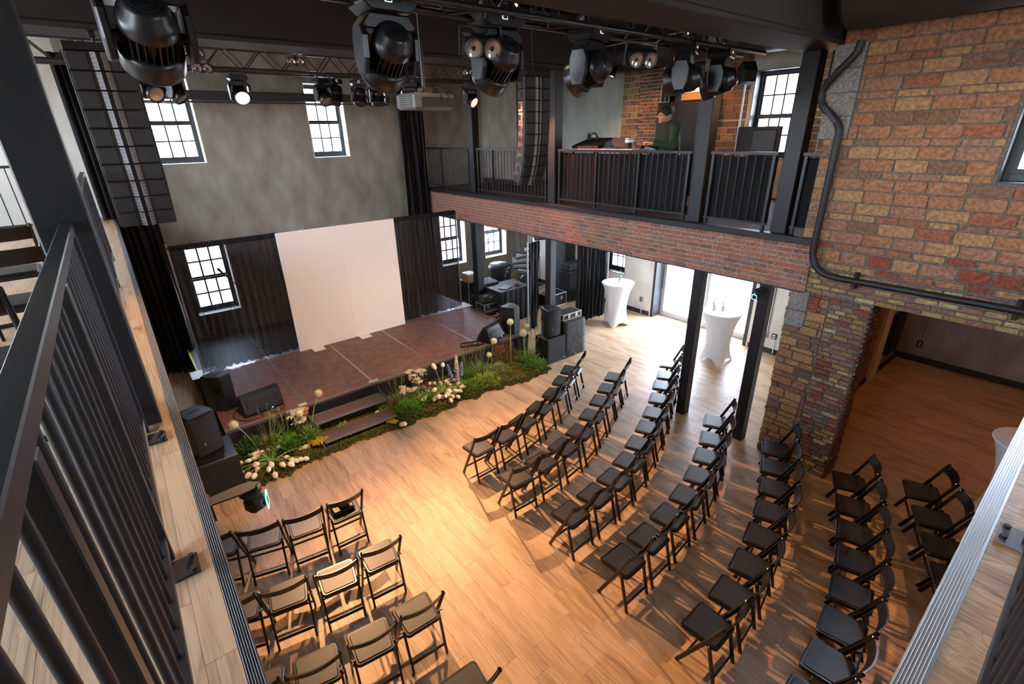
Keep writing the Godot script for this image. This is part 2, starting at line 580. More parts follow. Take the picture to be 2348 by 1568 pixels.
# Bricks on a face: frame's x runs along the wall, y up, z out of it. holes as for walls. Past "most" they join into one part.
func lay_bricks(parent: Node3D, f: Transform3D, u0: float, u1: float, y0: float, y1: float, courses: Array, lens: Array, joint: float, mats: Array, holes := [], most := 300, proud := 0.012, seed_ := 1) -> void:
	rng.seed = seed_
	var made := 0
	var rest := MB.new()
	var y := y0
	var row := 0
	while y < y1 - 0.02:
		var h: float = courses[row % courses.size()]
		if y + h > y1: h = y1 - y
		if h < 0.025: break
		var u: float = u0 - (lens[0] * 0.5 if row % 2 == 1 else 0.0) - rng.randf() * lens[0] * 0.2
		while u < u1:
			var l: float = rng.randf_range(lens[0], lens[1]) * (0.75 if h < courses.max() * 0.7 and lens[0] > 0.25 else 1.0)
			var a := maxf(u, u0); var b := minf(u + l, u1)
			u += l
			for q in holes:
				if y + h * 0.5 > q[2] and y + h * 0.5 < q[3]:
					if a >= q[0] and b <= q[1]: a = b
					elif a < q[0] and b > q[0]: b = q[0]
					elif a < q[1] and b > q[1]: a = q[1]
			if b - a < 0.035: continue
			var d := 0.05 + rng.randf_range(-1.0, 1.0) * proud * 0.4
			var m: Material = M[mats[rng.randi() % mats.size()]]
			var sc := Vector3(b - a - joint, h - joint, d)
			var t := f * Transform3D(Basis(Vector3(0, 0, 1), rng.randf_range(-0.008, 0.008)) * Basis.from_scale(sc), Vector3((a + b) / 2, y + h / 2, proud - d / 2 + rng.randf_range(-0.3, 0.3) * proud))
			var shp: Mesh = brick_shapes[rng.randi() % brick_shapes.size()]
			if made < most:
				var o := obj("brick", shp, m, parent)
				o.transform = t
				made += 1
			else:
				var ar := shp.surface_get_arrays(0)
				var e := MB.new(); e.v = ar[Mesh.ARRAY_VERTEX]; e.n = ar[Mesh.ARRAY_NORMAL]; e.uv = ar[Mesh.ARRAY_TEX_UV]; e.idx = ar[Mesh.ARRAY_INDEX]
				rest.add(e, t)
		y += h
		row += 1
	if rest.v.size() > 0:
		obj("brickwork", rest, M[mats[0]], parent).set_meta("kind", "stuff")


func shot(p: Vector3) -> Vector3:      # picture x, y (0..1 inside) and depth
	var c := eye_basis.inverse() * (p - EYE)
	if c.z > -0.05: return Vector3(9, 9, 9)
	return Vector3(0.5 + FOCAL * c.x / -c.z / 2348.0, 0.5 - FOCAL * c.y / -c.z / 1568.0, -c.z)


func plank_floor(called: String, x0: float, x1: float, z0: float, z1: float, top: float, most: int, seed_: int, label: String, slab := 0.1, keep_out := Rect2()) -> Node3D:
	var o := struct(called, MB.new().span(Vector3(x0, top - slab, z0), Vector3(x1, top - 0.006, z1)), M.floor_joint, label)
	rng.seed = seed_
	var w := 0.182; var l := 1.22
	var meshes := []; var parts := []
	for k in 8:
		var mb := MB.new()
		mb.box(Vector3.ZERO, Vector3(w - 0.0006, 0.012, l - 0.0006), 0.0009)
		for q in mb.v.size(): mb.uv[q] = Vector2((k + 0.04 + 0.92 * (mb.v[q].x / w + 0.5)) / 8.0, mb.v[q].z / l + 0.5)
		parts.append(mb); meshes.append(mb.mesh())
	var spots := []
	var x := x0
	while x < x1 - 0.01:
		var z := z0 - rng.randf() * l
		while z < z1:
			var a := maxf(z, z0); var b := minf(z + l, z1); var xb := minf(x + w, x1)
			z += l
			if b - a < 0.02: continue
			var c := Vector3((x + xb) / 2, top - 0.006, (a + b) / 2)
			if keep_out.has_point(Vector2(c.x, c.z)): continue
			var s := shot(c)
			var inside := s.x > -0.05 and s.x < 1.05 and s.y > -0.05 and s.y < 1.05 and b - a > l * 0.98 and xb - x > w * 0.98
			spots.append([s.z if inside else 1000.0 + spots.size() * 0.001, c, Vector3((xb - x) / w, 1, (b - a) / l), rng.randi() % 8, rng.randf() < 0.5])
		x += w
	spots.sort_custom(func(p, q): return p[0] < q[0])
	var rest := MB.new()
	for k in spots.size():
		var s: Array = spots[k]
		var t := Transform3D(Basis(Vector3.UP, PI if s[4] else 0.0) * Basis.from_scale(s[2]), s[1])
		if k < most and s[0] < 900.0:
			obj("plank", meshes[s[3]], M.floor_plank, o).transform = t
		else:
			rest.add(parts[s[3]], t)
	obj("planking", rest, M.floor_plank, o).set_meta("kind", "stuff")
	return o


func baseboard(called: String, a: Vector3, b: Vector3) -> void:
	struct(called, MB.new().span(a, b, 0.003), M.charcoal_paint)


func build_shell() -> void:
	make_brick_shapes()
	# ground floor
	plank_floor("floor", -4.5, 10.85, -12.3, 3.6, 0.0, 300, 3, "wood plank floor of the hall")
	plank_floor("floor_side_room", 10.85, 12.3, -2.4, 3.6, 0.0, 40, 4, "wood plank floor of the side room")
	# stage end wall with its windows
	var back_holes := [[0.9, 1.767, 4.145, 5.7], [3.965, 4.83, 4.145, 5.7], [0.85, 1.72, 0.98, 2.55], [7.15, 8.015, 0.98, 2.5], [8.715, 9.57, 0.98, 2.5]]
	struct("wall_back_left", wall_mb("z", -12.7, -12.3, -4.9, -0.1, -0.1, 6.5), M.plaster_pale, "cream end wall of the mezzanine")
	struct("wall_back", wall_mb("z", -12.7, -12.3, -0.1, 11.0, -0.1, 6.5, back_holes), M.plaster, "taupe brushed plaster wall behind the stage")
	var n := 1
	for h in back_holes:
		sash_window(n, Transform3D(Basis(), Vector3(h[0], h[2], -12.3)), h[1] - h[0], h[3] - h[2], 0.34, M.reveal_white, "black double hung window with white reveal in the stage wall")
		n += 1
	# brick side wall, its pier and the opening to the side room
	var right_holes := [[-1.61, 1.4, -0.2, 2.59], [-0.92, 0.12, 4.03, 5.42]]
	var wr := struct("wall_right", wall_mb("x", 6.815, 7.15, -2.55, 3.9, -0.1, 6.5, right_holes), M.mortar, "brick side wall over a wide opening with a brick pier")
	var rf := Transform3D(Basis(Vector3(0, 0, 1), Vector3(0, 1, 0), Vector3(-1, 0, 0)), Vector3(6.815, 0, 0))
	var blocks := ["brick_orange", "brick_orange", "brick_tan", "brick_rose", "brick_orange", "brick_rust", "brick_tan", "brick_brown"]
	var small := ["brick_rose", "brick_dusty", "brick_brown", "brick_yellow", "brick_red", "brick_grey", "brick_ochre", "brick_cream", "brick_umber"]
	lay_bricks(wr, rf, -2.55, 1.2, 3.27, 5.62, [0.135, 0.135, 0.075, 0.135, 0.135, 0.135, 0.075], [0.29, 0.36], 0.016, blocks, [[-0.94, 0.14, 4.0, 5.44], [-2.66, -2.3, 4.42, 5.42]], 300, 0.014, 8)
	lay_bricks(wr, rf, -2.38, 1.2, 2.93, 3.27, [0.09, 0.16, 0.09], [0.2, 0.33], 0.03, ["brick_rust", "brick_orange", "brick_red", "brick_rose", "brick_tan"], [], 80, 0.016, 9)
	lay_bricks(wr, rf, -2.38, 1.2, 2.59, 2.93, [0.068, 0.06, 0.07], [0.17, 0.23], 0.02, ["brick_yellow", "brick_cream", "brick_dusty", "brick_rose", "brick_ochre", "brick_grey", "brick_yellow"], [], 130, 0.016, 10)
	lay_bricks(wr, rf, -2.55, -2.06, 0.0, 2.59, [0.12, 0.075, 0.12, 0.09, 0.13, 0.07], [0.16, 0.3], 0.02, ["brick_orange", "brick_tan", "brick_ochre", "brick_brown", "brick_umber", "brick_rose", "brick_ochre", "brick_tan"], [[-2.6, -2.3, 2.08, 2.6]], 140, 0.02, 11)
	lay_bricks(wr, rf, -2.06, -1.61, 0.0, 2.59, [0.065, 0.058, 0.07], [0.12, 0.22], 0.02, small, [], 160, 0.02, 12)
	obj("concrete_patch", MB.new().span(Vector3(6.79, 2.32, -2.545), Vector3(6.84, 2.585, -2.31), 0.01).span(Vector3(6.785, 2.09, -2.55), Vector3(6.84, 2.31, -2.3), 0.012), M.concrete, wr)
	for k in 3: obj("brick", MB.new().box(Vector3(6.795, 2.37 + k * 0.075, -2.235), Vector3(0.04, 0.058, 0.13), 0.008), M.brick_red, wr)
	# jamb of the opening
	var jf := Transform3D(Basis(Vector3(1, 0, 0), Vector3(0, 1, 0), Vector3(0, 0, 1)), Vector3(6.815, 0, -1.61))
	lay_bricks(wr, jf, 0.0, 0.335, 0.0, 2.59, [0.068, 0.062], [0.11, 0.2], 0.02, ["brick_umber", "brick_brown", "brick_dusty", "brick_red"], [], 110, 0.018, 13)
	var ef := Transform3D(Basis(Vector3(-1, 0, 0), Vector3(0, 1, 0), Vector3(0, 0, -1)), Vector3(7.15, 0, -2.55))
	lay_bricks(wr, ef, 0.0, 0.335, 0.0, 2.59, [0.12, 0.075], [0.14, 0.22], 0.02, ["brick_brown", "brick_tan", "brick_ochre"], [], 80, 0.018, 14)
	# cast blocks let into the corner over the balcony
	for k in 4:
		var y := 4.44 + k * 0.245
		obj("concrete_block", MB.new().span(Vector3(6.79, y, -2.62), Vector3(7.0, y + 0.238, -2.31), 0.006), M.concrete, wr)
	sash_window(6, Transform3D(Basis(Vector3(0, 0, 1), Vector3(0, 1, 0), Vector3(-1, 0, 0)), Vector3(6.815, 4.03, -0.92)), 1.04, 1.39, 0.28, M.window_black, "black framed window in the brick side wall")
	# brick front of the balcony
	var wb := struct("wall_balcony", MB.new().span(Vector3(6.775, 2.59, -12.3), Vector3(7.05, 3.2, -2.38)), M.mortar_pale, "red brick balcony front over the black columns")
	var bf := Transform3D(Basis(Vector3(0, 0, 1), Vector3(0, 1, 0), Vector3(-1, 0, 0)), Vector3(6.775, 0, 0))
	var face := ["face_red", "face_rose", "face_red", "face_brown", "face_orange", "face_rose", "face_grey", "face_dark"]
	lay_bricks(wb, bf, -7.6, -2.38, 2.592, 3.2, [0.0675], [0.19, 0.225], 0.012, face, [], 300, 0.01, 15)
	lay_bricks(wb, bf, -12.3, -7.6, 2.592, 3.2, [0.0675], [0.19, 0.225], 0.012, face, [], 0, 0.01, 16)
	var le := Transform3D(Basis(Vector3(-1, 0, 0), Vector3(0, 1, 0), Vector3(0, 0, 1)), Vector3(7.05, 0, -2.38))
	struct("trim_1", MB.new().span(Vector3(6.73, 3.2, -12.3), Vector3(6.86, 3.285, -2.38), 0.006), M.black_steel, "black steel edge along the balcony")
	struct("trim_2", MB.new().span(Vector3(6.765, 2.575, -12.3), Vector3(7.05, 2.592, -2.38)), M.charcoal_paint, "dark soffit strip under the balcony bricks")
	struct("floor_mezzanine_right", MB.new().span(Vector3(6.86, 3.0, -12.3), Vector3(10.5, 3.27, -2.38)), M.floor_joint, "floor of the far balcony")
	struct("ceiling_balcony", MB.new().span(Vector3(7.05, 2.9, -12.3), Vector3(10.5, 3.0, -2.3)), M.plaster_pale)
	# outer wall with doors and windows
	var outer_holes := [[-7.25, -4.62, -0.2, 2.55], [-8.95, -8.2, 0.95, 2.45], [-5.37, -4.56, 4.0, 5.6], [-10.6, -9.8, 4.1, 5.6]]
	struct("wall_outer", wall_mb("x", 10.45, 10.85, -12.3, -2.2, -0.1, 3.1, outer_holes), M.plaster_pale, "warm white wall with glass doors under the balcony")
	var wo := struct("wall_outer_upper", wall_mb("x", 10.45, 10.85, -12.3, -2.2, 3.1, 6.5, [outer_holes[2]]), M.plaster_grey, "grey plaster and brick wall behind the balcony")
	var of := Transform3D(Basis(Vector3(0, 0, 1), Vector3(0, 1, 0), Vector3(-1, 0, 0)), Vector3(10.45, 0, 0))
	lay_bricks(wo, of, -8.62, -8.12, 3.3, 6.1, [0.13], [0.24, 0.32], 0.02, ["brick_ochre", "brick_tan", "brick_yellow", "brick_brown"], [], 60, 0.03, 17)
	lay_bricks(wo, of, -8.12, -7.2, 3.3, 6.1, [0.075], [0.18, 0.26], 0.018, ["brick_brown", "brick_rust", "brick_orange", "brick_umber"], [], 180, 0.03, 18)
	lay_bricks(wo, of, -7.2, -5.45, 3.3, 4.75, [0.13], [0.3, 0.34], 0.02, ["brick_ochre", "brick_tan", "brick_orange", "brick_brown"], [], 80, 0.03, 19)
	lay_bricks(wo, of, -7.2, -5.45, 4.75, 6.1, [0.13], [0.3, 0.36], 0.01, ["brick_brown", "brick_orange", "brick_brown"], [], 80, 0.03, 20)
	lay_bricks(wo, of, -4.5, -2.4, 3.3, 6.1, [0.13], [0.3, 0.34], 0.02, ["brick_ochre", "brick_tan", "brick_brown"], [], 120, 0.03, 21)
	sash_window(7, Transform3D(Basis(Vector3(0, 0, 1), Vector3(0, 1, 0), Vector3(-1, 0, 0)), Vector3(10.45, 4.0, -5.37)), 0.81, 1.6, 0.3, M.window_black, "black framed window on the far balcony")
	sash_window(8, Transform3D(Basis(Vector3(0, 0, 1), Vector3(0, 1, 0), Vector3(-1, 0, 0)), Vector3(10.45, 0.95, -8.95)), 0.75, 1.5, 0.34, M.window_black, "black framed window beside the curtain under the balcony")
	# glass doors
	for k in 2:
		var z0 := -7.17 + k * 1.23
		var d := struct_node("door_%d" % (k + 1), "silver framed glass door to the terrace")
		var fr := MB.new()
		for s in [[0.0, 0.09, 0.0, 2.5], [1.12, 1.21, 0.0, 2.5], [0.09, 1.12, 0.0, 0.14], [0.09, 1.12, 2.4, 2.5]]:
			fr.span(Vector3(10.76, s[2], z0 + s[0]), Vector3(10.81, s[3], z0 + s[1]), 0.004)
		obj("frame", fr, M.frame_silver, d)
		obj("pane", MB.new().span(Vector3(10.782, 0.14, z0 + 0.09), Vector3(10.788, 2.4, z0 + 1.12)), M.glass, d)
		var hz := z0 + (0.05 if k == 0 else 1.16)
		obj("handle", MB.new().tube(Vector3(10.7, 0.75, hz), Vector3(10.7, 1.55, hz), 0.011).tube(Vector3(10.7, 0.85, hz), Vector3(10.77, 0.85, hz), 0.008).tube(Vector3(10.7, 1.45, hz), Vector3(10.77, 1.45, hz), 0.008), M.gear_black, d)
	struct("trim_3", MB.new().span(Vector3(10.44, 0, -7.25), Vector3(10.82, 2.55, -7.18)).span(Vector3(10.44, 0, -4.7), Vector3(10.82, 2.55, -4.62)).span(Vector3(10.44, 2.5, -7.18), Vector3(10.82, 2.55, -4.7)), M.charcoal_paint, "dark frame round the glass doors")
	struct("floor_terrace", MB.new().span(Vector3(10.86, -0.25, -16), Vector3(19, -0.03, 2)), M.paper_white, "pale terrace outside the glass doors")
	# side room
	struct("wall_side_room_back", wall_mb("x", 12.3, 12.5, -2.5, 3.7, -0.1, 3.2), M.plaster, "taupe wall of the side room")
	struct("wall_side_room_left", wall_mb("z", -2.55, -2.3, 7.15, 12.3, -0.1, 3.2), M.plaster_pale)
	var wl := struct("wall_side_room_brick", MB.new().span(Vector3(7.15, 0, -2.3), Vector3(10.75, 3.1, -2.27)), M.mortar, "brick lining of the side room")
	lay_bricks(wl, Transform3D(Basis(), Vector3(0, 0, -2.27)), 9.4, 10.75, 0.0, 2.6, [0.075], [0.2, 0.24], 0.014, ["brick_rust", "brick_orange", "brick_brown"], [], 240, 0.012, 22)
	struct("ceiling_side_room", MB.new().span(Vector3(7.15, 3.0, -2.4), Vector3(12.4, 3.12, 3.7)), M.plaster_pale)
	baseboard("baseboard_side_room_back", Vector3(12.285, 0, -2.3), Vector3(12.3, 0.13, 3.6))
	baseboard("baseboard_side_room_left", Vector3(9.9, 0, -2.258), Vector3(12.28, 0.13, -2.244))
	baseboard("baseboard_outer", Vector3(10.435, 0, -12.2), Vector3(10.45, 0.12, -7.3))
	baseboard("baseboard_outer_right", Vector3(10.435, 0, -4.58), Vector3(10.45, 0.12, -2.6))
	# shell behind the camera and to its side
	var front_holes := [[4.2, 5.4, 4.0, 5.9]]
	struct("wall_front", wall_mb("z", 3.6, 3.9, -4.9, 12.5, -0.1, 6.5, front_holes), M.plaster_pale)
	n = 9
	for h in front_holes:
		sash_window(n, Transform3D(Basis(Vector3(-1, 0, 0), Vector3(0, 1, 0), Vector3(0, 0, -1)), Vector3(h[1], h[2], 3.6)), h[1] - h[0], h[3] - h[2], 0.28, M.reveal_white, "black window behind the balcony seats")
		n += 1
	var left_holes := [[-11.2, -9.6, 4.0, 6.2], [-8.8, -7.2, 4.0, 6.2], [-6.4, -4.8, 4.0, 6.2], [-4.0, -2.4, 4.0, 6.2], [-1.6, 0.0, 4.0, 6.2]]
	struct("wall_left", wall_mb("x", -4.9, -4.5, -12.3, 3.6, -0.1, 6.5, left_holes), M.plaster_pale)
	for h in left_holes:
		sash_window(n, Transform3D(Basis(Vector3(0, 0, -1), Vector3(0, 1, 0), Vector3(1, 0, 0)), Vector3(-4.5, h[2], h[1])), h[1] - h[0], h[3] - h[2], 0.34, M.reveal_white, "black window in the long wall of the left balcony")
		n += 1
	struct("wall_balcony_end", wall_mb("z", -2.3, -2.1, 7.1, 10.9, 3.1, 6.5), M.charcoal_paint, "dark end wall of the far balcony")
	struct("wall_balcony_room", wall_mb("x", 8.77, 8.9, -12.3, -10.72, 3.27, 6.5), M.plaster, "taupe partition on the far balcony")
	baseboard("baseboard_balcony_room", Vector3(8.755, 3.27, -12.3), Vector3(8.77, 3.4, -10.72))
	struct("ceiling", MB.new().span(Vector3(-4.9, 6.5, -12.7), Vector3(7.2, 6.7, 3.9)).span(Vector3(7.2, 6.5, -12.7), Vector3(10.9, 6.7, -2.1)), M.ceiling_black, "black ceiling")
	# mezzanine under the camera: two wings that meet at the inner corner
	plank_floor("floor_mezzanine_left", -4.5, -0.052, -12.3, 3.6, 3.27, 60, 6, "wood plank floor of the mezzanine", 0.3)
	plank_floor("floor_mezzanine_front", -0.052, 6.8, 0.03, 3.6, 3.27, 40, 7, "wood plank floor of the mezzanine", 0.3)
	var nose := MB.new()
	nose.span(Vector3(-0.052, 3.2, -12.3), Vector3(-0.012, 3.268, -0.03))
	for k in 6: nose.span(Vector3(-0.05 + k * 0.0065, 3.268, -12.3), Vector3(-0.05 + k * 0.0065 + 0.0035, 3.274, -0.03), 0.0012)
	struct("trim_4", nose, M.dark_aluminium, "ribbed metal nosing on the mezzanine edge")
	var nose2 := MB.new()
	nose2.span(Vector3(-0.052, 3.2, -0.03), Vector3(6.8, 3.268, 0.03))
	for k in 7: nose2.span(Vector3(-0.04, 3.268, -0.028 + k * 0.0075), Vector3(6.8, 3.275, -0.028 + k * 0.0075 + 0.004), 0.0014)
	struct("trim_5", nose2, M.aluminium, "ribbed metal nosing on the near mezzanine edge")


func build_columns() -> void:
	# steel columns under and over the far balcony
	for c in [[-4.0, 0.16, "black square column beside the third row of chairs"], [-2.965, 0.155, "black square column beside the brick pier"], [-7.43, 0.165, "black square column beside the loudspeakers"], [-10.17, 0.2, "black square column behind the stage corner"]]:
		tag(obj("column", MB.new().span(Vector3(6.8, 0, c[0]), Vector3(6.8 + c[1], 2.9, c[0] + c[1]), 0.008), M.black_steel), c[2], "column", "balcony columns")
	for c in [[-4.275, 0.2, "black post on the far balcony beside the tall cabinet", 6.45], [-3.0, 0.2, "thick black post on the far balcony next to the brick wall", 5.405], [-7.45, 0.2, "black post on the far balcony behind the hanging loudspeakers", 5.615], [-10.2, 0.19, "slim black post on the far balcony near the corner curtain", 6.45]]:
		tag(obj("balcony_post", MB.new().span(Vector3(6.87, 3.27, c[0]), Vector3(6.87 + c[1], c[3], c[0] + c[1]), 0.008), M.black_steel), c[2], "post", "posts on the far balcony")
	tag(obj("balcony_post", MB.new().span(Vector3(-0.272, 3.27, -2.94), Vector3(-0.09, 5.405, -2.76), 0.006), M.black_steel), "dark steel post at the edge of the near mezzanine", "post")
	# roof beams
	tag(obj("roof_beam", MB.new().span(Vector3(-4.5, 5.67, -7.6), Vector3(7.2, 6.45, -7.1), 0.02).span(Vector3(-4.5, 5.62, -7.65), Vector3(7.2, 5.67, -7.05), 0.01), M.beam_paint), "dark roof beam over the middle of the hall", "beam")
	tag(obj("roof_beam", MB.new().span(Vector3(-4.5, 5.46, -3.05), Vector3(7.2, 6.45, -2.6), 0.02).span(Vector3(-4.5, 5.41, -3.1), Vector3(7.2, 5.46, -2.56), 0.01), M.beam_paint), "deep dark roof beam meeting the post by the brick wall", "beam")
	# ducts
	tag(obj("air_duct", MB.new().tube(Vector3(6.45, 5.85, -2.4), Vector3(6.45, 5.85, 3.6), 0.36, -1, 28).lathe(Vector3(6.45, 5.85, -2.4), [Vector2(0.0, 0.14), Vector2(0.18, 0.12), Vector2(0.3, 0.06), Vector2(0.36, 0.0)], 28, Basis(Vector3(1, 0, 0), Vector3(0, 0, -1), Vector3(0, 1, 0))), M.duct_black), "large round black air duct above the brick wall", "air duct")
	tag(obj("air_duct", MB.new().tube(Vector3(9.4, 6.02, -10.6), Vector3(9.4, 6.02, -2.4), 0.26, -1, 22), M.duct_black), "round black air duct over the far balcony", "air duct")


# ---------------------------------------------------------------- railings
func railing(a: Vector3, b: Vector3, posts: Array, gap: float, y1: float, label: String, flat_bars := false, group := "") -> Node3D:
	var o := thing("railing", label, "railing", Vector3.ZERO, 0.0, group)
	var d := (b - a).normalized()
	var side := d.cross(Vector3.UP)
	var l := a.distance_to(b)
	var up := Vector3(0, y1 - a.y, 0)
	obj("top_rail", MB.new().bar(a + up - Vector3(0, 0.02, 0), b + up - Vector3(0, 0.02, 0), 0.042, 0.04, side, 0.003), M.rail_black, o)
	obj("bottom_rail", MB.new().bar(a + Vector3(0, 0.09, 0), b + Vector3(0, 0.09, 0), 0.035, 0.03, side, 0.003), M.rail_black, o)
	var h := y1 - a.y
	var pm := MB.new().box(Vector3(0, (h - 0.04) / 2, 0), Vector3(0.042, h - 0.04, 0.042), 0.003).mesh()
	var bm := MB.new().tube(Vector3(0, 0.1, 0), Vector3(0, h - 0.04, 0), 0.0085, -1, 8, false).mesh()
	for t in posts:
		obj("post", pm, M.rail_black, o).position = a + d * t
	var n := int(l / gap)
	for k in n:
		var t := (k + 0.5) * l / n
		var near := false
		for q in posts:
			if absf(t - q) < 0.045: near = true
		if not near: obj("baluster", bm, M.rail_black, o).position = a + d * t
	return o


func build_railings() -> void:
	var g := "railings of the far balcony"
	for r in [[-12.25, -10.25, [0.7, 1.95], "railing panel between the corner curtain and the slim post"], [-9.95, -7.5, [0.05, 0.62, 2.4], "railing panel behind the hanging loudspeakers"], [-7.2, -4.33, [0.04, 0.97, 1.9, 2.82], "long railing panel in front of the seated technician's desk"], [-4.03, -3.08, [0.04, 0.9], "railing panel in front of the dark display"], [-2.78, -2.42, [0.04, 0.22], "short railing panel next to the brick wall"]]:
		railing(Vector3(6.92, 3.275, r[0]), Vector3(6.92, 3.275, r[1]), r[2], 0.108, 4.285, r[3], false, "")
	# near railings that the camera looks over
	railing(Vector3(-0.17, 3.275, -2.76), Vector3(-0.17, 3.275, 0.1), [0.06, 1.06, 2.02], 0.102, 4.28, "black railing along the near mezzanine, ends at the steel post")
	railing(Vector3(-0.17, 3.275, -7.5), Vector3(-0.17, 3.275, -2.96), [0.04, 1.5, 3.0, 4.48], 0.102, 4.28, "black railing along the mezzanine beyond the steel post")
	railing(Vector3(-0.1, 3.275, 0.12), Vector3(6.6, 3.275, 0.12), [0.06, 2.2, 4.4], 0.102, 4.28, "black railing over the silver ribbed nosing")


# ---------------------------------------------------------------- folding chairs
# origin on the floor below the middle of the seat's front edge; the chair faces -z
func make_chair(label: String) -> Node3D:
	var o := thing("folding_chair", label, "chair", Vector3.ZERO, 0.0, "")
	var seat := MB.new()
	var out := []
	for q in [[-0.187, 0.0], [0.187, 0.0], [0.172, 0.355], [-0.172, 0.355]]: out.append(Vector2(q[0], q[1]))
	var round_ := func(p: Array, r: float) -> Array:
		var res := []
		for k in p.size():
			var a: Vector2 = p[k - 1]; var b: Vector2 = p[k]; var c: Vector2 = p[(k + 1) % p.size()]
			var u := b + (a - b).normalized() * r; var w := b + (c - b).normalized() * r
			for t in [0.0, 0.25, 0.5, 0.75, 1.0]: res.append(u.lerp(b, t).lerp(b.lerp(w, t), t))
		return res
	var lay := Basis(Vector3(1, 0, 0), Vector3(0, 0, 1), Vector3(0, -1, 0))     # polygon lies flat
	seat.prism(Vector3(0, 0.432, 0), round_.call(out, 0.045), 0.034, lay, 0.007)
	obj("seat", seat, M.chair_black, o)
	var inn := []
	for q in [[-0.163, 0.026], [0.163, 0.026], [0.15, 0.335], [-0.15, 0.335]]: inn.append(Vector2(q[0], q[1]))
	obj("seat_pad", MB.new().prism(Vector3(0, 0.448, 0), round_.call(inn, 0.03), 0.016, lay, 0.006), M.chair_pad, o)
	for s in [-1.0, 1.0]:
		# long member: front foot to the top of the back, a little bent above the seat
		var post := MB.new()
		var p := [Vector3(s * 0.196, 0.0, 0.03), Vector3(s * 0.2, 0.5, 0.268), Vector3(s * 0.204, 0.79, 0.395)]
		post.bar(p[0], p[1] + (p[1] - p[0]).normalized() * 0.004, 0.02, 0.038, Vector3(1, 0, 0), 0.004)
		post.bar(p[1], p[2], 0.021, 0.036, Vector3(1, 0, 0), 0.006)
		obj("back_post", post, M.chair_black, o)
		obj("rear_leg", MB.new().bar(Vector3(s * 0.172, 0.0, 0.392), Vector3(s * 0.176, 0.46, 0.285), 0.02, 0.034, Vector3(1, 0, 0), 0.004), M.chair_black, o)
		obj("hinge", MB.new().tube(Vector3(s * 0.18, 0.452, 0.29), Vector3(s * 0.215, 0.452, 0.29), 0.007, -1, 8).tube(Vector3(s * 0.19, 0.775, 0.375), Vector3(s * 0.204, 0.782, 0.37), 0.006, -1, 8), M.chrome, o)
	# curved back board
	var rows := []
	var board := MB.new()
	for side in 2:
		rows = []
		for j in 5:
			var r := []
			for i in 11:
				var t := i / 5.0 - 1.0
				var y := 0.685 + 0.095 * j / 4.0
				r.append(Vector3(t * 0.196, y, 0.347 + (y - 0.685) * 0.42 + (1.0 - t * t) * 0.045 + (0.006 if side == 1 else -0.006)))
			rows.append(r)
		board.sheet(rows, side == 1)
	for e in 2:
		var j := 4 if e == 1 else 0
		for i in 10:
			var f0 := i + j * 11; var b0 := 55 + i + j * 11
			board.quad(board.v[f0], board.v[f0 + 1], board.v[b0 + 1], board.v[b0], Vector3(0, 1 if e == 1 else -1, 0))
	obj("back_board", board, M.chair_black, o)
	obj("front_stretcher", MB.new().bar(Vector3(-0.19, 0.15, 0.102), Vector3(0.19, 0.15, 0.102), 0.028, 0.016, Vector3(0, 1, 0), 0.003), M.chair_black, o)
	obj("rear_stretcher", MB.new().bar(Vector3(-0.165, 0.1, 0.37), Vector3(0.165, 0.1, 0.37), 0.03, 0.016, Vector3(0, 1, 0), 0.003), M.chair_black, o)
	obj("seat_rail", MB.new().bar(Vector3(-0.17, 0.415, 0.3), Vector3(0.17, 0.415, 0.3), 0.03, 0.016, Vector3(0, 1, 0), 0.003), M.chair_black, o)
	return o


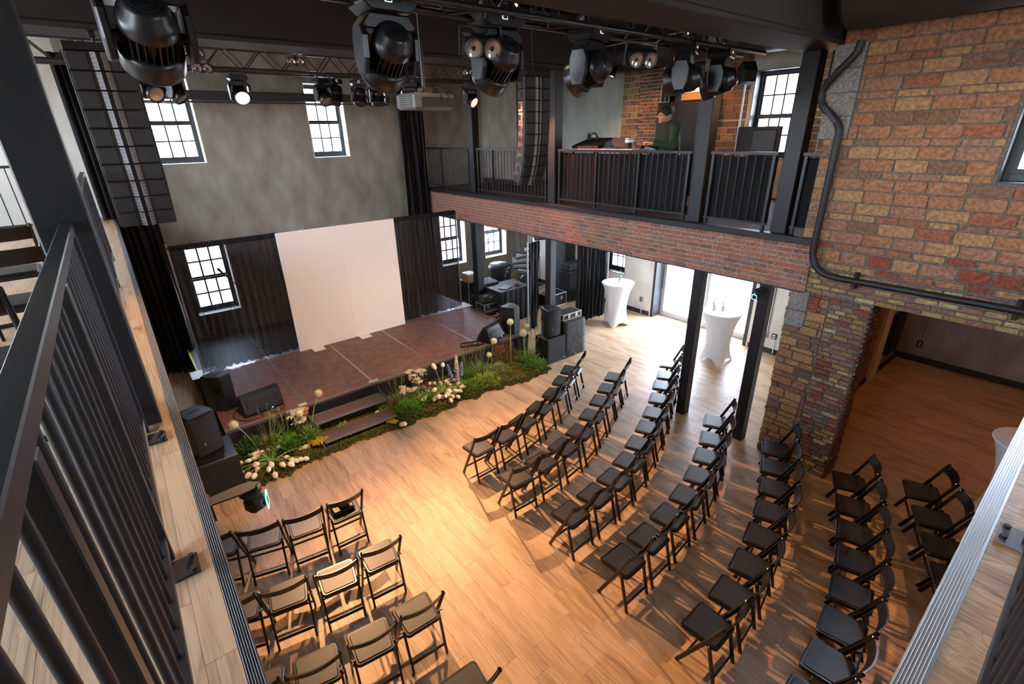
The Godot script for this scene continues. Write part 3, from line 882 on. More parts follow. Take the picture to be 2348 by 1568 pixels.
func build_chairs() -> void:
	# front edge of each seat, its middle (x, z) and its turn in degrees, row by row from the stage
	var rows := [
		[[5.86, -5.9, 30], [5.45, -5.68, 27], [5.02, -5.46, 23], [4.53, -5.28, 19], [4.08, -5.15, 13], [3.63, -5.08, 7], [3.2, -5.06, 1]],
		[[6.27, -5.17, 26], [5.85, -4.96, 26], [5.44, -4.76, 25], [4.99, -4.56, 23], [4.53, -4.37, 17], [4.1, -4.26, 9], [3.65, -4.21, 3], [3.2, -4.2, -2]],
		[[7.47, -4.85, 30], [7.03, -4.6, 30], [6.65, -4.41, 29], [6.22, -4.17, 28], [5.79, -3.95, 25], [5.38, -3.77, 23], [4.95, -3.6, 19], [4.53, -3.45, 13], [4.11, -3.34, 9], [3.7, -3.29, 6], [3.25, -3.26, 3]],
		[[6.28, -3.2, 26], [5.82, -2.98, 25], [5.4, -2.81, 21], [4.97, -2.66, 17], [4.53, -2.55, 12], [4.09, -2.49, 6], [3.64, -2.45, 3], [3.2, -2.43, 1]],
		[[6.27, -2.29, 25], [5.86, -2.11, 23], [5.45, -1.93, 21], [5.02, -1.77, 17], [4.57, -1.65, 14], [4.11, -1.55, 11], [3.66, -1.49, 6], [3.21, -1.47, 1]],
		[[6.27, -1.38, 24], [5.82, -1.19, 20], [5.39, -1.03, 19], [4.97, -0.89, 17], [4.52, -0.77, 14], [4.08, -0.69, 9], [3.65, -0.64, 5], [3.2, -0.62, 1]],
		[[6.75, -0.75, 22], [6.29, -0.54, 23], [5.86, -0.35, 22], [5.44, -0.18, 20]],
	]
	var left := [
		[[1.2, -4.68, -3], [0.74, -4.73, -9], [0.3, -4.84, -16], [-0.13, -5.02, -22]],
		[[1.22, -3.75, -6], [0.76, -3.77, -9], [0.3, -3.89, -12], [-0.12, -4.02, -17]],
		[[1.21, -2.88, -3], [0.75, -2.9, -8], [0.28, -2.96, -11], [-0.16, -3.08, -15]],
		[[1.19, -2.01, -3], [0.74, -2.04, -7]],
	]
	var order := ["first", "second", "third", "fourth", "fifth", "sixth", "rear"]
	var proto: Node3D = null
	for bank in 2:
		var set_: Array = rows if bank == 0 else left
		for r in set_.size():
			for k in set_[r].size():
				var c: Array = set_[r][k]
				var n: int = set_[r].size()
				var which := ""
				if bank == 0:
					var from_aisle: int = n - k
					which = "aisle end" if from_aisle == 1 else ("far end" if k == 0 else "%s from the aisle" % ["", "", "second", "third", "fourth", "fifth", "sixth", "seventh", "eighth", "ninth", "tenth"][from_aisle])
				else:
					which = "aisle end" if k == 0 else "%s from the aisle" % ["", "second", "third", "fourth"][k]
				var label := "black folding chair, %s, %s row %s" % [which, order[r] if bank == 0 or r < 3 else "fourth", "beside the brick pier side" if bank == 0 else "of the small bank below the railing"]
				var at := Vector3(c[0], 0, c[1])
				var a := deg_to_rad(c[2])
				if bank == 1: at -= Vector3(sin(a), 0, cos(a)) * 0.395      # the small bank was measured at the back posts
				if proto == null:
					proto = make_chair(label)
					proto.position = at; proto.rotation.y = a
					proto.set_meta("group", "folding chairs facing the stage")
				else:
					dup(proto, "folding_chair", at, a, label, "folding chairs facing the stage")


# ---------------------------------------------------------------- cloth
# hanging cloth between two top corners; folds run down it
func drape_mb(a: Vector3, b: Vector3, h: float, folds: float, amp: float, seed_: int, hem := 0.03, gather := 0.0) -> MB:
	var mb := MB.new()
	var d := b - a
	var nrm := d.cross(Vector3.UP).normalized()
	var nx := int(maxf(folds * 9.0, 12.0)); var ny := 22
	var f := FastNoiseLite.new(); f.seed = seed_; f.frequency = 0.9
	var rows := []
	for j in ny + 1:
		var t := float(j) / ny
		var r := []
		for i in nx + 1:
			var u := float(i) / nx
			var ph := u * folds * TAU + f.get_noise_2d(u * 3.0, t * 0.6) * 3.4
			var off := sin(ph) * amp * (0.55 + 0.45 * t) + f.get_noise_2d(u * 5.0 + 9.0, t * 1.5) * amp * 0.9
			var uu := 0.5 + (u - 0.5) * (1.0 - gather * sin(t * PI * 0.9))
			var p := a + d * uu + nrm * off + Vector3(0, -h * t, 0)
			if j == ny: p.y += f.get_noise_2d(u * 6.0, 4.0) * hem
			r.append(p)
		rows.append(r)
	return mb.sheet(rows)


func speaker_mb(w: float, h: float, d: float) -> MB:      # cabinet tapered to the rear, upright, front at +z
	return MB.new().prism(Vector3(0, h / 2, 0), [Vector2(-w / 2, d / 2), Vector2(w / 2, d / 2), Vector2(w / 2, d * 0.05), Vector2(w * 0.28, -d / 2), Vector2(-w * 0.28, -d / 2), Vector2(-w / 2, d * 0.05)], h, Basis(Vector3(1, 0, 0), Vector3(0, 0, 1), Vector3(0, -1, 0)), 0.012)


func pa_speaker(label: String, at: Vector3, turn: float, w := 0.34, h := 0.62, d := 0.34) -> Node3D:
	var o := thing("loudspeaker", label, "loudspeaker", at, turn, "")
	obj("cabinet", speaker_mb(w, h, d), M.plastic_black, o)
	var g := MB.new()
	var rows := []
	for j in 9:
		var r := []
		for i in 7:
			var x := (i / 6.0 - 0.5) * (w - 0.03)
			r.append(Vector3(x, 0.025 + (h - 0.05) * j / 8.0, d / 2 + 0.004 + 0.022 * (1.0 - pow(x / (w / 2), 2.0))))
		rows.append(r)
	g.sheet(rows)
	obj("grille", g, M.grille, o)
	obj("badge", MB.new().box(Vector3(-w * 0.18, h * 0.3, d / 2 + 0.025), Vector3(0.014, 0.04, 0.004), 0.001), M.aluminium, o)
	for s in [-1.0, 1.0]:
		obj("handle", MB.new().box(Vector3(s * w * 0.4, h * 0.62, -d * 0.22), Vector3(0.03, 0.11, 0.07), 0.008), M.fixture_dark, o)
	obj("top_handle", MB.new().box(Vector3(0, h + 0.002, 0), Vector3(0.14, 0.006, 0.035), 0.002), M.fixture_dark, o)
	return o


func wedge(label: String, at: Vector3, turn: float) -> void:      # monitor lying on its side, grille up towards the performer (-z)
	var o := thing("stage_monitor", label, "stage monitor", at, turn, "stage monitors")
	var prof := [Vector2(-0.17, 0.0), Vector2(0.17, 0.0), Vector2(0.2, 0.06), Vector2(0.115, 0.33), Vector2(0.02, 0.36), Vector2(-0.17, 0.06)]
	var b := Basis(Vector3(0, 0, 1), Vector3(0, 1, 0), Vector3(-1, 0, 0))
	obj("cabinet", MB.new().prism(Vector3.ZERO, prof, 0.62, b, 0.012), M.plastic_black, o)
	obj("grille", MB.new().bar(Vector3(-0.29, 0.22, -0.075), Vector3(0.29, 0.22, -0.075), 0.3, 0.012, Vector3(0, 0.84, 0.54), 0.004), M.grille, o)
	# its back, which the hall sees: two grips, a vent line and the connector bay
	for s in [-1.0, 1.0]:
		obj("grip", MB.new().box(Vector3(s * 0.22, 0.2, 0.158), Vector3(0.045, 0.1, 0.02), 0.006, Basis(Vector3(1, 0, 0), -0.3)), M.fixture_dark, o)
	obj("panel", MB.new().box(Vector3(0, 0.22, 0.15), Vector3(0.3, 0.012, 0.012), 0.002, Basis(Vector3(1, 0, 0), -0.3)), M.gear_black, o)
	obj("connector_bay", MB.new().box(Vector3(0.02, 0.035, 0.18), Vector3(0.42, 0.05, 0.03), 0.004), M.fixture_dark, o)
	obj("status_light", MB.new().ball(Vector3(0.12, 0.045, 0.2), Vector3(0.014, 0.009, 0.008), 8, 5), M.blue_led, o)


func build_stage() -> void:
	# decks: five across, two deep
	var proto: Node3D = null
	for j in 2:
		for k in 5:
			var at := Vector3(0.43 + 1.22 * k + 0.61, 0.46, -8.94 if j == 0 else -11.24)
			var l := 2.44 if j == 0 else 2.1
			var label: String = ["brown stage deck at the end beside the lone loudspeaker", "brown stage deck behind the steps, next to the first seam", "brown stage deck in front of the white backdrop's edge", "brown stage deck between backdrop and far monitor", "brown stage deck under the far stage monitor"][k] if j == 0 else "rear stage deck behind the drapes, %s" % ["edged with yellow tape", "second from the yellow tape", "behind the white backdrop", "behind the backdrop, second from the road cases", "nearest the road cases"][k]
			var o := thing("stage_deck", label, "stage deck", at, 0.0, "stage decks" if j == 0 else "stage decks behind the drapes")
			obj("top", MB.new().box(Vector3(0, -0.012, 0), Vector3(1.196, 0.022, l - 0.024), 0.002), M.deck_brown if j == 0 else M.gear_grey, o)
			var fr := MB.new()
			for s in [-1.0, 1.0]:
				fr.box(Vector3(s * 0.603, -0.05, 0), Vector3(0.012, 0.099, l), 0.001)
				fr.box(Vector3(0, -0.05, s * (l / 2 - 0.006)), Vector3(1.194, 0.099, 0.012), 0.001)
			obj("frame", fr, M.aluminium, o)
			for s in [[-1, -1], [1, -1], [1, 1], [-1, 1]]:
				obj("leg", MB.new().tube(Vector3(s[0] * 0.55, -0.46, s[1] * (l / 2 - 0.06)), Vector3(s[0] * 0.55, -0.1, s[1] * (l / 2 - 0.06)), 0.02), M.aluminium, o)
	tag(obj("floor_tape", MB.new().span(Vector3(0.425, 0.461, -12.25), Vector3(0.455, 0.464, -10.2)), M.tape_yellow), "yellow tape along the edge of the rear stage deck", "tape")
	tag(obj("tape_mark", MB.new().span(Vector3(1.55, 0.461, -7.82), Vector3(1.68, 0.463, -7.74)), M.tape_white), "white tape mark at a stage edge near the first seam", "tape", "")
	tag(obj("tape_mark", MB.new().span(Vector3(2.8, 0.461, -7.83), Vector3(2.98, 0.463, -7.76)), M.tape_white), "white tape mark at the stage edge over the steps", "tape", "")
	# skirts
	tag(obj("stage_skirt", drape_mb(Vector3(0.42, 0.42, -7.69), Vector3(6.54, 0.42, -7.69), 0.41, 34, 0.012, 5, 0.0), M.skirt_black), "black pleated skirt along the stage front", "stage skirt")
	tag(obj("stage_skirt", drape_mb(Vector3(0.41, 0.42, -12.2), Vector3(0.41, 0.42, -7.7), 0.41, 24, 0.01, 6, 0.0), M.skirt_black), "black pleated skirt on the stage end beside the tall curtain", "stage skirt")
	tag(obj("stage_skirt", drape_mb(Vector3(6.55, 0.42, -7.7), Vector3(6.55, 0.42, -10.2), 0.41, 14, 0.01, 7, 0.0), M.skirt_black), "black pleated skirt on the stage end beside the road cases", "stage skirt")
	# steps
	var st := thing("stage_steps", "two tread portable steps with brown treads at the stage front", "steps", Vector3(2.25, 0, -7.1))
	for k in 2:
		var y := 0.315 if k == 0 else 0.165
		var z := -0.32 if k == 0 else 0.06
		obj("tread", MB.new().box(Vector3(0, y - 0.02, z), Vector3(1.2, 0.036, 0.28), 0.004), M.tread_brown, st)
		var e := MB.new()
		e.box(Vector3(0, y - 0.02, z + 0.146), Vector3(1.24, 0.042, 0.012), 0.002).box(Vector3(0, y - 0.02, z - 0.146), Vector3(1.24, 0.042, 0.012), 0.002)
		for s in [-1.0, 1.0]: e.box(Vector3(s * 0.611, y - 0.02, z), Vector3(0.018, 0.042, 0.28), 0.002)
		obj("tread_frame", e, M.line_grey, st)
	for s in [-1.0, 1.0]:
		obj("stringer", MB.new().pipe([Vector3(s * 0.64, 0.42, -0.52), Vector3(s * 0.64, 0.36, -0.44), Vector3(s * 0.64, 0.2, 0.0), Vector3(s * 0.64, 0.1, 0.2), Vector3(s * 0.64, 0.01, 0.22)], 0.014).tube(Vector3(s * 0.64, 0.0, -0.3), Vector3(s * 0.64, 0.3, -0.3), 0.013), M.fixture_edge, st)
	# white backdrop flat
	var sc := thing("backdrop_flat", "large plain white backdrop panel standing mid stage", "backdrop", Vector3(3.48, 0.46, -10.06))
	for s in [-1.0, 1.0]:
		obj("panel", MB.new().box(Vector3(s * 0.6105, 1.232, 0), Vector3(1.2195, 2.46, 0.04), 0.002), M.screen_white, sc)
		obj("foot_plate", MB.new().box(Vector3(-0.35 + s * 0.52, 0.008, 0.13), Vector3(0.24, 0.012, 0.22), 0.002), M.paper_white, sc)
	for k in 3:
		obj("clip", MB.new().box(Vector3(-0.7 + k * 0.62, 2.465, 0), Vector3(0.03, 0.02, 0.05), 0.004), M.aluminium, sc)
	# sheer drapes on pipe stands
	for k in 2:
		var x0 := 0.55 if k == 0 else 4.78
		var x1 := 2.3 if k == 0 else 6.38
		var d := thing("sheer_drape", "sheer black drape with a window showing through, beside the tall curtain" if k == 0 else "sheer black drape between the white backdrop and the road cases", "drape", Vector3.ZERO, 0.0, "")
		obj("cloth", drape_mb(Vector3(x0, 2.88, -10.2), Vector3(x1, 2.88, -10.2), 2.4, 13.0, 0.045, 31 + k, 0.05), M.sheer, d)
		obj("heading", drape_mb(Vector3(x0, 2.92, -10.185), Vector3(x1, 2.92, -10.185), 0.1, 40.0, 0.012, 41 + k, 0.0), M.curtain_black, d)
		obj("crossbar", MB.new().tube(Vector3(x0 - 0.03, 2.87, -10.22), Vector3(x1 + 0.03, 2.87, -10.22), 0.02), M.gear_grey, d)
		var px := x0 - 0.02 if k == 0 else x1 + 0.04
		obj("upright", MB.new().tube(Vector3(px, 0.47, -10.25), Vector3(px, 2.95, -10.25), 0.019), M.aluminium, d)
		obj("base_plate", MB.new().box(Vector3(px, 0.467, -10.25), Vector3(0.45, 0.012, 0.4), 0.003), M.paper_white, d)
	# microphone stand seen through the drape
	var ms := thing("microphone_stand", "microphone stand silhouetted in the window behind the sheer drape", "microphone stand", Vector3(1.75, 0.46, -10.9))
	obj("pole", MB.new().tube(Vector3(0, 0.02, 0), Vector3(0, 1.15, 0), 0.011), M.fixture_dark, ms)
	obj("boom", MB.new().tube(Vector3(0.12, 0.9, 0), Vector3(-0.42, 1.72, 0), 0.009), M.fixture_dark, ms)
	obj("microphone", MB.new().tube(Vector3(-0.38, 1.66, 0), Vector3(-0.47, 1.8, 0), 0.014, 0.024), M.fixture_dark, ms)
	obj("base", MB.new().lathe(Vector3.ZERO, [Vector2(0.0, 0.0), Vector2(0.13, 0.0), Vector2(0.13, 0.012), Vector2(0.0, 0.03)], 16), M.fixture_dark, ms)
	# tall curtains in both stage corners
	tag(obj("tall_curtain", drape_mb(Vector3(-0.2, 5.95, -11.75), Vector3(0.6, 5.95, -11.75), 5.9, 7.0, 0.08, 51, 0.06), M.curtain_black), "tall black curtain in the stage corner by the mezzanine", "curtain")
	tag(obj("tall_curtain", drape_mb(Vector3(6.02, 5.95, -11.95), Vector3(6.74, 5.95, -11.95), 5.9, 6.0, 0.08, 52, 0.02), M.curtain_black), "tall black curtain in the stage corner by the brick balcony", "curtain")
	tag(obj("curtain_batten", MB.new().span(Vector3(0.6, 5.3, -12.0), Vector3(5.8, 5.46, -11.85), 0.01).span(Vector3(0.6, 5.25, -11.97), Vector3(5.8, 5.28, -11.9), 0.004), M.charcoal_paint), "long black batten crossing in front of the high windows", "batten")
	# loudspeakers
	var sub := func(label: String, a: Vector3, b: Vector3) -> void:
		var o := thing("subwoofer", label, "subwoofer", Vector3((a.x + b.x) / 2, a.y, (a.z + b.z) / 2), 0.0, "")
		var s := (b - a).abs()
		obj("cabinet", MB.new().box(Vector3(0, s.y / 2, 0), s, 0.01), M.plastic_black, o)
		obj("grille", MB.new().box(Vector3(0, s.y / 2, s.z / 2 + 0.006), Vector3(s.x - 0.03, s.y - 0.03, 0.014), 0.004), M.grille, o)
		obj("pole_cup", MB.new().tube(Vector3(s.x * 0.25, s.y, s.z * 0.2), Vector3(s.x * 0.25, s.y + 0.004, s.z * 0.2), 0.03, -1, 14), M.fixture_dark, o)
		obj("badge", MB.new().box(Vector3(s.x * 0.35, 0.06, s.z / 2 + 0.014), Vector3(0.05, 0.02, 0.004), 0.001), M.aluminium, o)
	sub.call("black subwoofer on the floor below the mezzanine beside the white tulips", Vector3(-0.06, 0, -7.36), Vector3(0.45, 0.6, -6.73))
	sub.call("black subwoofer on the floor at the far end of the flower bed", Vector3(6.36, 0, -7.25), Vector3(6.95, 0.58, -6.86))
	pa_speaker("black loudspeaker on the subwoofer below the mezzanine", Vector3(0.12, 0.6, -7.14), 0.35)
	pa_speaker("black loudspeaker standing on the stage corner beside a monitor", Vector3(0.6, 0.46, -8.55), -2.6)
	pa_speaker("black loudspeaker on the subwoofer beside the draped case", Vector3(6.62, 0.58, -7.08), -0.1)
	pa_speaker("black loudspeaker standing on the stage behind the tall alliums", Vector3(6.28, 0.46, -7.98), -2.9)
	wedge("stage monitor with a blue status light near the lone loudspeaker", Vector3(1.05, 0.46, -8.12), 0.12)
	wedge("stage monitor with coiled cables beside it", Vector3(5.72, 0.46, -7.98), 0.32)
	# cables
	rng.seed = 9
	var coil := thing("cable_coil", "black cable coil on the stage beside the far monitor", "cable", Vector3(5.15, 0.465, -8.0))
	for k in 3:
		var p := []
		for i in 40:
			var a := i * 0.55
			p.append(Vector3(cos(a) * (0.12 + 0.012 * k) + k * 0.13 - 0.1, 0.008 + i * 0.0007, sin(a) * (0.1 + 0.008 * k) + k * 0.05))
		obj("loop", MB.new().pipe(p, 0.007, 6), M.cable_black, coil)
	var lead := func(label: String, pts: Array, m: Material, r: float) -> void:
		var c := Curve3D.new()
		for q in pts: c.add_point(q)
		for k in range(1, pts.size() - 1):
			var tn: Vector3 = (pts[k + 1] - pts[k - 1]) * 0.18
			c.set_point_in(k, -tn); c.set_point_out(k, tn)
		var p := []
		for q in c.tessellate(4): p.append(q)
		tag(obj("cable", MB.new().pipe(p, r, 6), m), label, "cable")
	lead.call("thin black cable curling round the near stage monitor", [Vector3(0.95, 0.475, -7.92), Vector3(1.0, 0.468, -7.8), Vector3(0.75, 0.468, -7.83), Vector3(0.62, 0.468, -8.05), Vector3(0.72, 0.468, -8.3), Vector3(0.85, 0.475, -8.2)], M.cable_black, 0.006)
	lead.call("black cable from the near stage monitor towards the steps", [Vector3(1.1, 0.475, -7.92), Vector3(1.2, 0.468, -7.82), Vector3(1.32, 0.468, -7.86), Vector3(1.4, 0.468, -8.0)], M.cable_black, 0.006)
	lead.call("cables hanging at the stage end beside the tall curtain", [Vector3(0.43, 0.47, -10.1), Vector3(0.4, 0.3, -10.0), Vector3(0.37, 0.04, -9.4), Vector3(0.36, 0.012, -8.4), Vector3(0.3, 0.012, -7.6)], M.cable_black, 0.009)
	tag(obj("paper_sheet", MB.new().box(Vector3(0.12, 0.006, -9.15), Vector3(0.3, 0.002, 0.16), 0.0, Basis(Vector3.UP, 0.3)), M.paper_white), "sheet of white paper on the floor below the mezzanine", "paper")


# ---------------------------------------------------------------- lighting rig
func truss(label: String, x0: float, x1: float, y0: float, z0: float, s: float) -> Node3D:
	var o := thing("lighting_truss", label, "truss")
	for q in [[0, 0], [0, 1], [1, 0], [1, 1]]:
		obj("chord", MB.new().tube(Vector3(x0, y0 + q[0] * s, z0 - q[1] * s), Vector3(x1, y0 + q[0] * s, z0 - q[1] * s), 0.024, -1, 10), M.truss_black, o)
	var lace := [MB.new(), MB.new(), MB.new(), MB.new()]
	var n := int((x1 - x0) / 0.5)
	var step := (x1 - x0) / n
	for k in n:
		var a := x0 + k * step; var b := a + step / 2; var c := a + step
		for zz in 2:
			lace[zz].tube(Vector3(a, y0, z0 - zz * s), Vector3(b, y0 + s, z0 - zz * s), 0.009, -1, 6, false).tube(Vector3(b, y0 + s, z0 - zz * s), Vector3(c, y0, z0 - zz * s), 0.009, -1, 6, false)
		for yy in 2:
			lace[2 + yy].tube(Vector3(a, y0 + yy * s, z0), Vector3(b, y0 + yy * s, z0 - s), 0.009, -1, 6, false).tube(Vector3(b, y0 + yy * s, z0 - s), Vector3(c, y0 + yy * s, z0), 0.009, -1, 6, false)
	for l in lace: obj("lacing", l, M.truss_black, o)
	for k in 3:
		var x := lerpf(x0, x1, 0.15 + 0.35 * k)
		obj("hanger", MB.new().tube(Vector3(x, y0 + s, z0 - s / 2), Vector3(x, 6.48, z0 - s / 2), 0.008, -1, 6), M.fixture_black, o)
	return o


# Moving head hung from its clamp at "at"; aim is where it points, k its size.
func moving_head(label: String, at: Vector3, aim: Vector3, k: float, lens: String, group: String) -> Node3D:
	var o := thing("moving_head_light", label, "stage light", at, 0.0, group)
	var d := (aim - (at + Vector3(0, -0.4 * k, 0))).normalized()
	var pan := atan2(d.x, d.z)            # the yoke turns so that its arms stand across the beam
	var yb := Basis(Vector3.UP, pan)
	var tilt := asin(clampf(d.y, -1, 1))
	var P := func(x: float, y: float, z: float) -> Vector3: return yb * (Vector3(x, y, z) * k)
	obj("clamp", MB.new().tube(P.call(-0.1, 0.03, 0), P.call(-0.1, -0.05, 0), 0.022 * k).tube(P.call(0.1, 0.03, 0), P.call(0.1, -0.05, 0), 0.022 * k).box(P.call(0, 0.0, 0), Vector3(0.3, 0.03, 0.05) * k, 0.004 * k, yb), M.fixture_edge, o)
	obj("base", MB.new().prism(P.call(0, -0.1, 0), [Vector2(-0.17, 0.05) * k, Vector2(0.17, 0.05) * k, Vector2(0.19, -0.02) * k, Vector2(0.14, -0.06) * k, Vector2(-0.14, -0.06) * k, Vector2(-0.19, -0.02) * k], 0.26 * k, yb, 0.008 * k), M.fixture_black, o)
	var dp := obj("display", MB.new().box(P.call(0.02, -0.09, -0.133), Vector3(0.05, 0.045, 0.006) * k, 0.0, yb), M.display_white, o)
	obj("button", MB.new().box(P.call(0.02, -0.09, -0.1365), Vector3(0.04, 0.036, 0.003) * k, 0.0, yb).box(P.call(0.08, -0.09, -0.134), Vector3(0.02, 0.03, 0.006) * k, 0.002 * k, yb).box(P.call(-0.05, -0.09, -0.134), Vector3(0.035, 0.02, 0.006) * k, 0.004 * k, yb), M.fixture_dark, dp)
	# yoke: a bridge and two broad arms
	var arm := [Vector2(-0.06, 0.0), Vector2(0.06, 0.0), Vector2(0.09, -0.07), Vector2(0.085, -0.2), Vector2(0.05, -0.29), Vector2(-0.05, -0.29), Vector2(-0.085, -0.2), Vector2(-0.09, -0.07)]
	var yk := MB.new()
	yk.prism(P.call(0, -0.2, 0), [Vector2(-0.2, -0.035) * k, Vector2(-0.14, 0.035) * k, Vector2(0.14, 0.035) * k, Vector2(0.2, -0.035) * k, Vector2(0.165, -0.06) * k, Vector2(-0.165, -0.06) * k], 0.17 * k, yb, 0.01 * k)
	for s in [-1.0, 1.0]:
		var pts := []
		for q in arm: pts.append(q * k)
		yk.prism(P.call(s * 0.185, -0.23, 0), pts, 0.045 * k, yb * Basis(Vector3(0, 0, 1), Vector3(0, 1, 0), Vector3(-1, 0, 0)), 0.01 * k)
	obj("yoke", yk, M.fixture_black, o)
	# head: axis along the beam
	var c: Vector3 = P.call(0, -0.4, 0)
	var up := Vector3.UP if absf(d.y) < 0.95 else Vector3(0, 0, -1)
	var xx := up.cross(d).normalized()
	var hb := Basis(xx, d, xx.cross(d))        # lathe axis y = beam
	var sc := func(p: Array) -> Array:
		var r := []
		for q in p: r.append(q * k)
		return r
	obj("rear_shell", MB.new().lathe(c, sc.call([Vector2(0.0, -0.21), Vector2(0.075, -0.21), Vector2(0.1, -0.19), Vector2(0.112, -0.15), Vector2(0.128, -0.14), Vector2(0.138, -0.1), Vector2(0.138, -0.07), Vector2(0.12, -0.06)]), 28, hb), M.fixture_black, o)
	obj("fan_grille", MB.new().lathe(c, sc.call([Vector2(0.02, -0.213), Vector2(0.025, -0.216), Vector2(0.03, -0.213), Vector2(0.04, -0.213), Vector2(0.045, -0.216), Vector2(0.05, -0.213), Vector2(0.06, -0.213), Vector2(0.065, -0.216), Vector2(0.07, -0.213)]), 20, hb), M.fixture_dark, o)
	var fins := MB.new()
	for i in 26:
		var a := TAU * i / 26
		fins.box(c + hb * (Vector3(cos(a) * 0.122, -0.005, sin(a) * 0.122) * k), Vector3(0.03, 0.13, 0.006) * k, 0.0, hb * Basis(Vector3.UP, -a))
	fins.lathe(c, sc.call([Vector2(0.102, -0.07), Vector2(0.102, 0.06), Vector2(0.0, 0.06)]), 20, hb)
	obj("cooling_fins", fins, M.fixture_black, o)
	obj("front_drum", MB.new().lathe(c, sc.call([Vector2(0.0, 0.045), Vector2(0.12, 0.05), Vector2(0.15, 0.06), Vector2(0.155, 0.08), Vector2(0.155, 0.175), Vector2(0.148, 0.185), Vector2(0.135, 0.185), Vector2(0.13, 0.16)]), 28, hb), M.fixture_black, o)
	obj("lens", MB.new().lathe(c, sc.call([Vector2(0.0, 0.172), Vector2(0.07, 0.169), Vector2(0.131, 0.16)]), 24, hb), M[lens], o)
	for s in [-1.0, 1.0]: obj("pivot", MB.new().tube(c + hb.x * s * 0.1 * k, c + hb.x * s * 0.17 * k, 0.03 * k), M.fixture_dark, o)
	return o


func spot(at: Vector3, aim: Vector3, color: Color, energy: float, angle: float, size := 0.06, soft := 0.6) -> void:
	var l := SpotLight3D.new()
	l.name = "spot_beam"
	l.light_color = color; l.light_energy = energy; l.spot_angle = angle; l.spot_range = 30.0; l.spot_attenuation = 2.0; l.spot_angle_attenuation = soft
	l.light_size = size; l.shadow_enabled = true
	add_child(l, true)
	l.look_at_from_position(at, aim, Vector3.UP if absf((aim - at).normalized().y) < 0.98 else Vector3(1, 0, 0))


func blinder(label: String, at: Vector3, aim: Vector3, k: float) -> void:
	var o := thing("two_lamp_blinder", label, "stage light", at, 0.0, "two lamp blinders")
	var d := (aim - at).normalized()
	var xx := Vector3.UP.cross(d).normalized()
	var b := Basis(xx, d.cross(xx) * 1.0, d)
	obj("bracket", MB.new().bar(Vector3(0, 0.16, 0) * k + xx * 0.2 * k, xx * 0.21 * k - Vector3(0, 0.08, 0) * k, 0.05 * k, 0.012 * k, xx.cross(Vector3.UP), 0.002).bar(Vector3(0, 0.16, 0) * k - xx * 0.2 * k, xx * -0.21 * k - Vector3(0, 0.08, 0) * k, 0.05 * k, 0.012 * k, xx.cross(Vector3.UP), 0.002).bar(Vector3(0, 0.16, 0) * k - xx * 0.2 * k, Vector3(0, 0.16, 0) * k + xx * 0.2 * k, 0.012 * k, 0.05 * k, Vector3.UP, 0.002), M.fixture_black, o)
	obj("housing", MB.new().box(Vector3.ZERO, Vector3(0.38, 0.18, 0.14) * k, 0.015 * k, b), M.fixture_black, o)
	var hb := Basis(b.x, d, b.x.cross(d))
	for s in [-1.0, 1.0]:
		var c: Vector3 = xx * s * 0.092 * k
		var r := obj("bezel", MB.new().lathe(c, [Vector2(0.085, 0.05) * k, Vector2(0.09, 0.1) * k, Vector2(0.085, 0.115) * k, Vector2(0.072, 0.11) * k, Vector2(0.07, 0.09) * k], 20, hb), M.fixture_edge, o)
		obj("reflector_lamp", MB.new().lathe(c, [Vector2(0.0, 0.06) * k, Vector2(0.02, 0.062) * k, Vector2(0.022, 0.085) * k, Vector2(0.05, 0.09) * k, Vector2(0.072, 0.1) * k], 20, hb), M.lens, r)


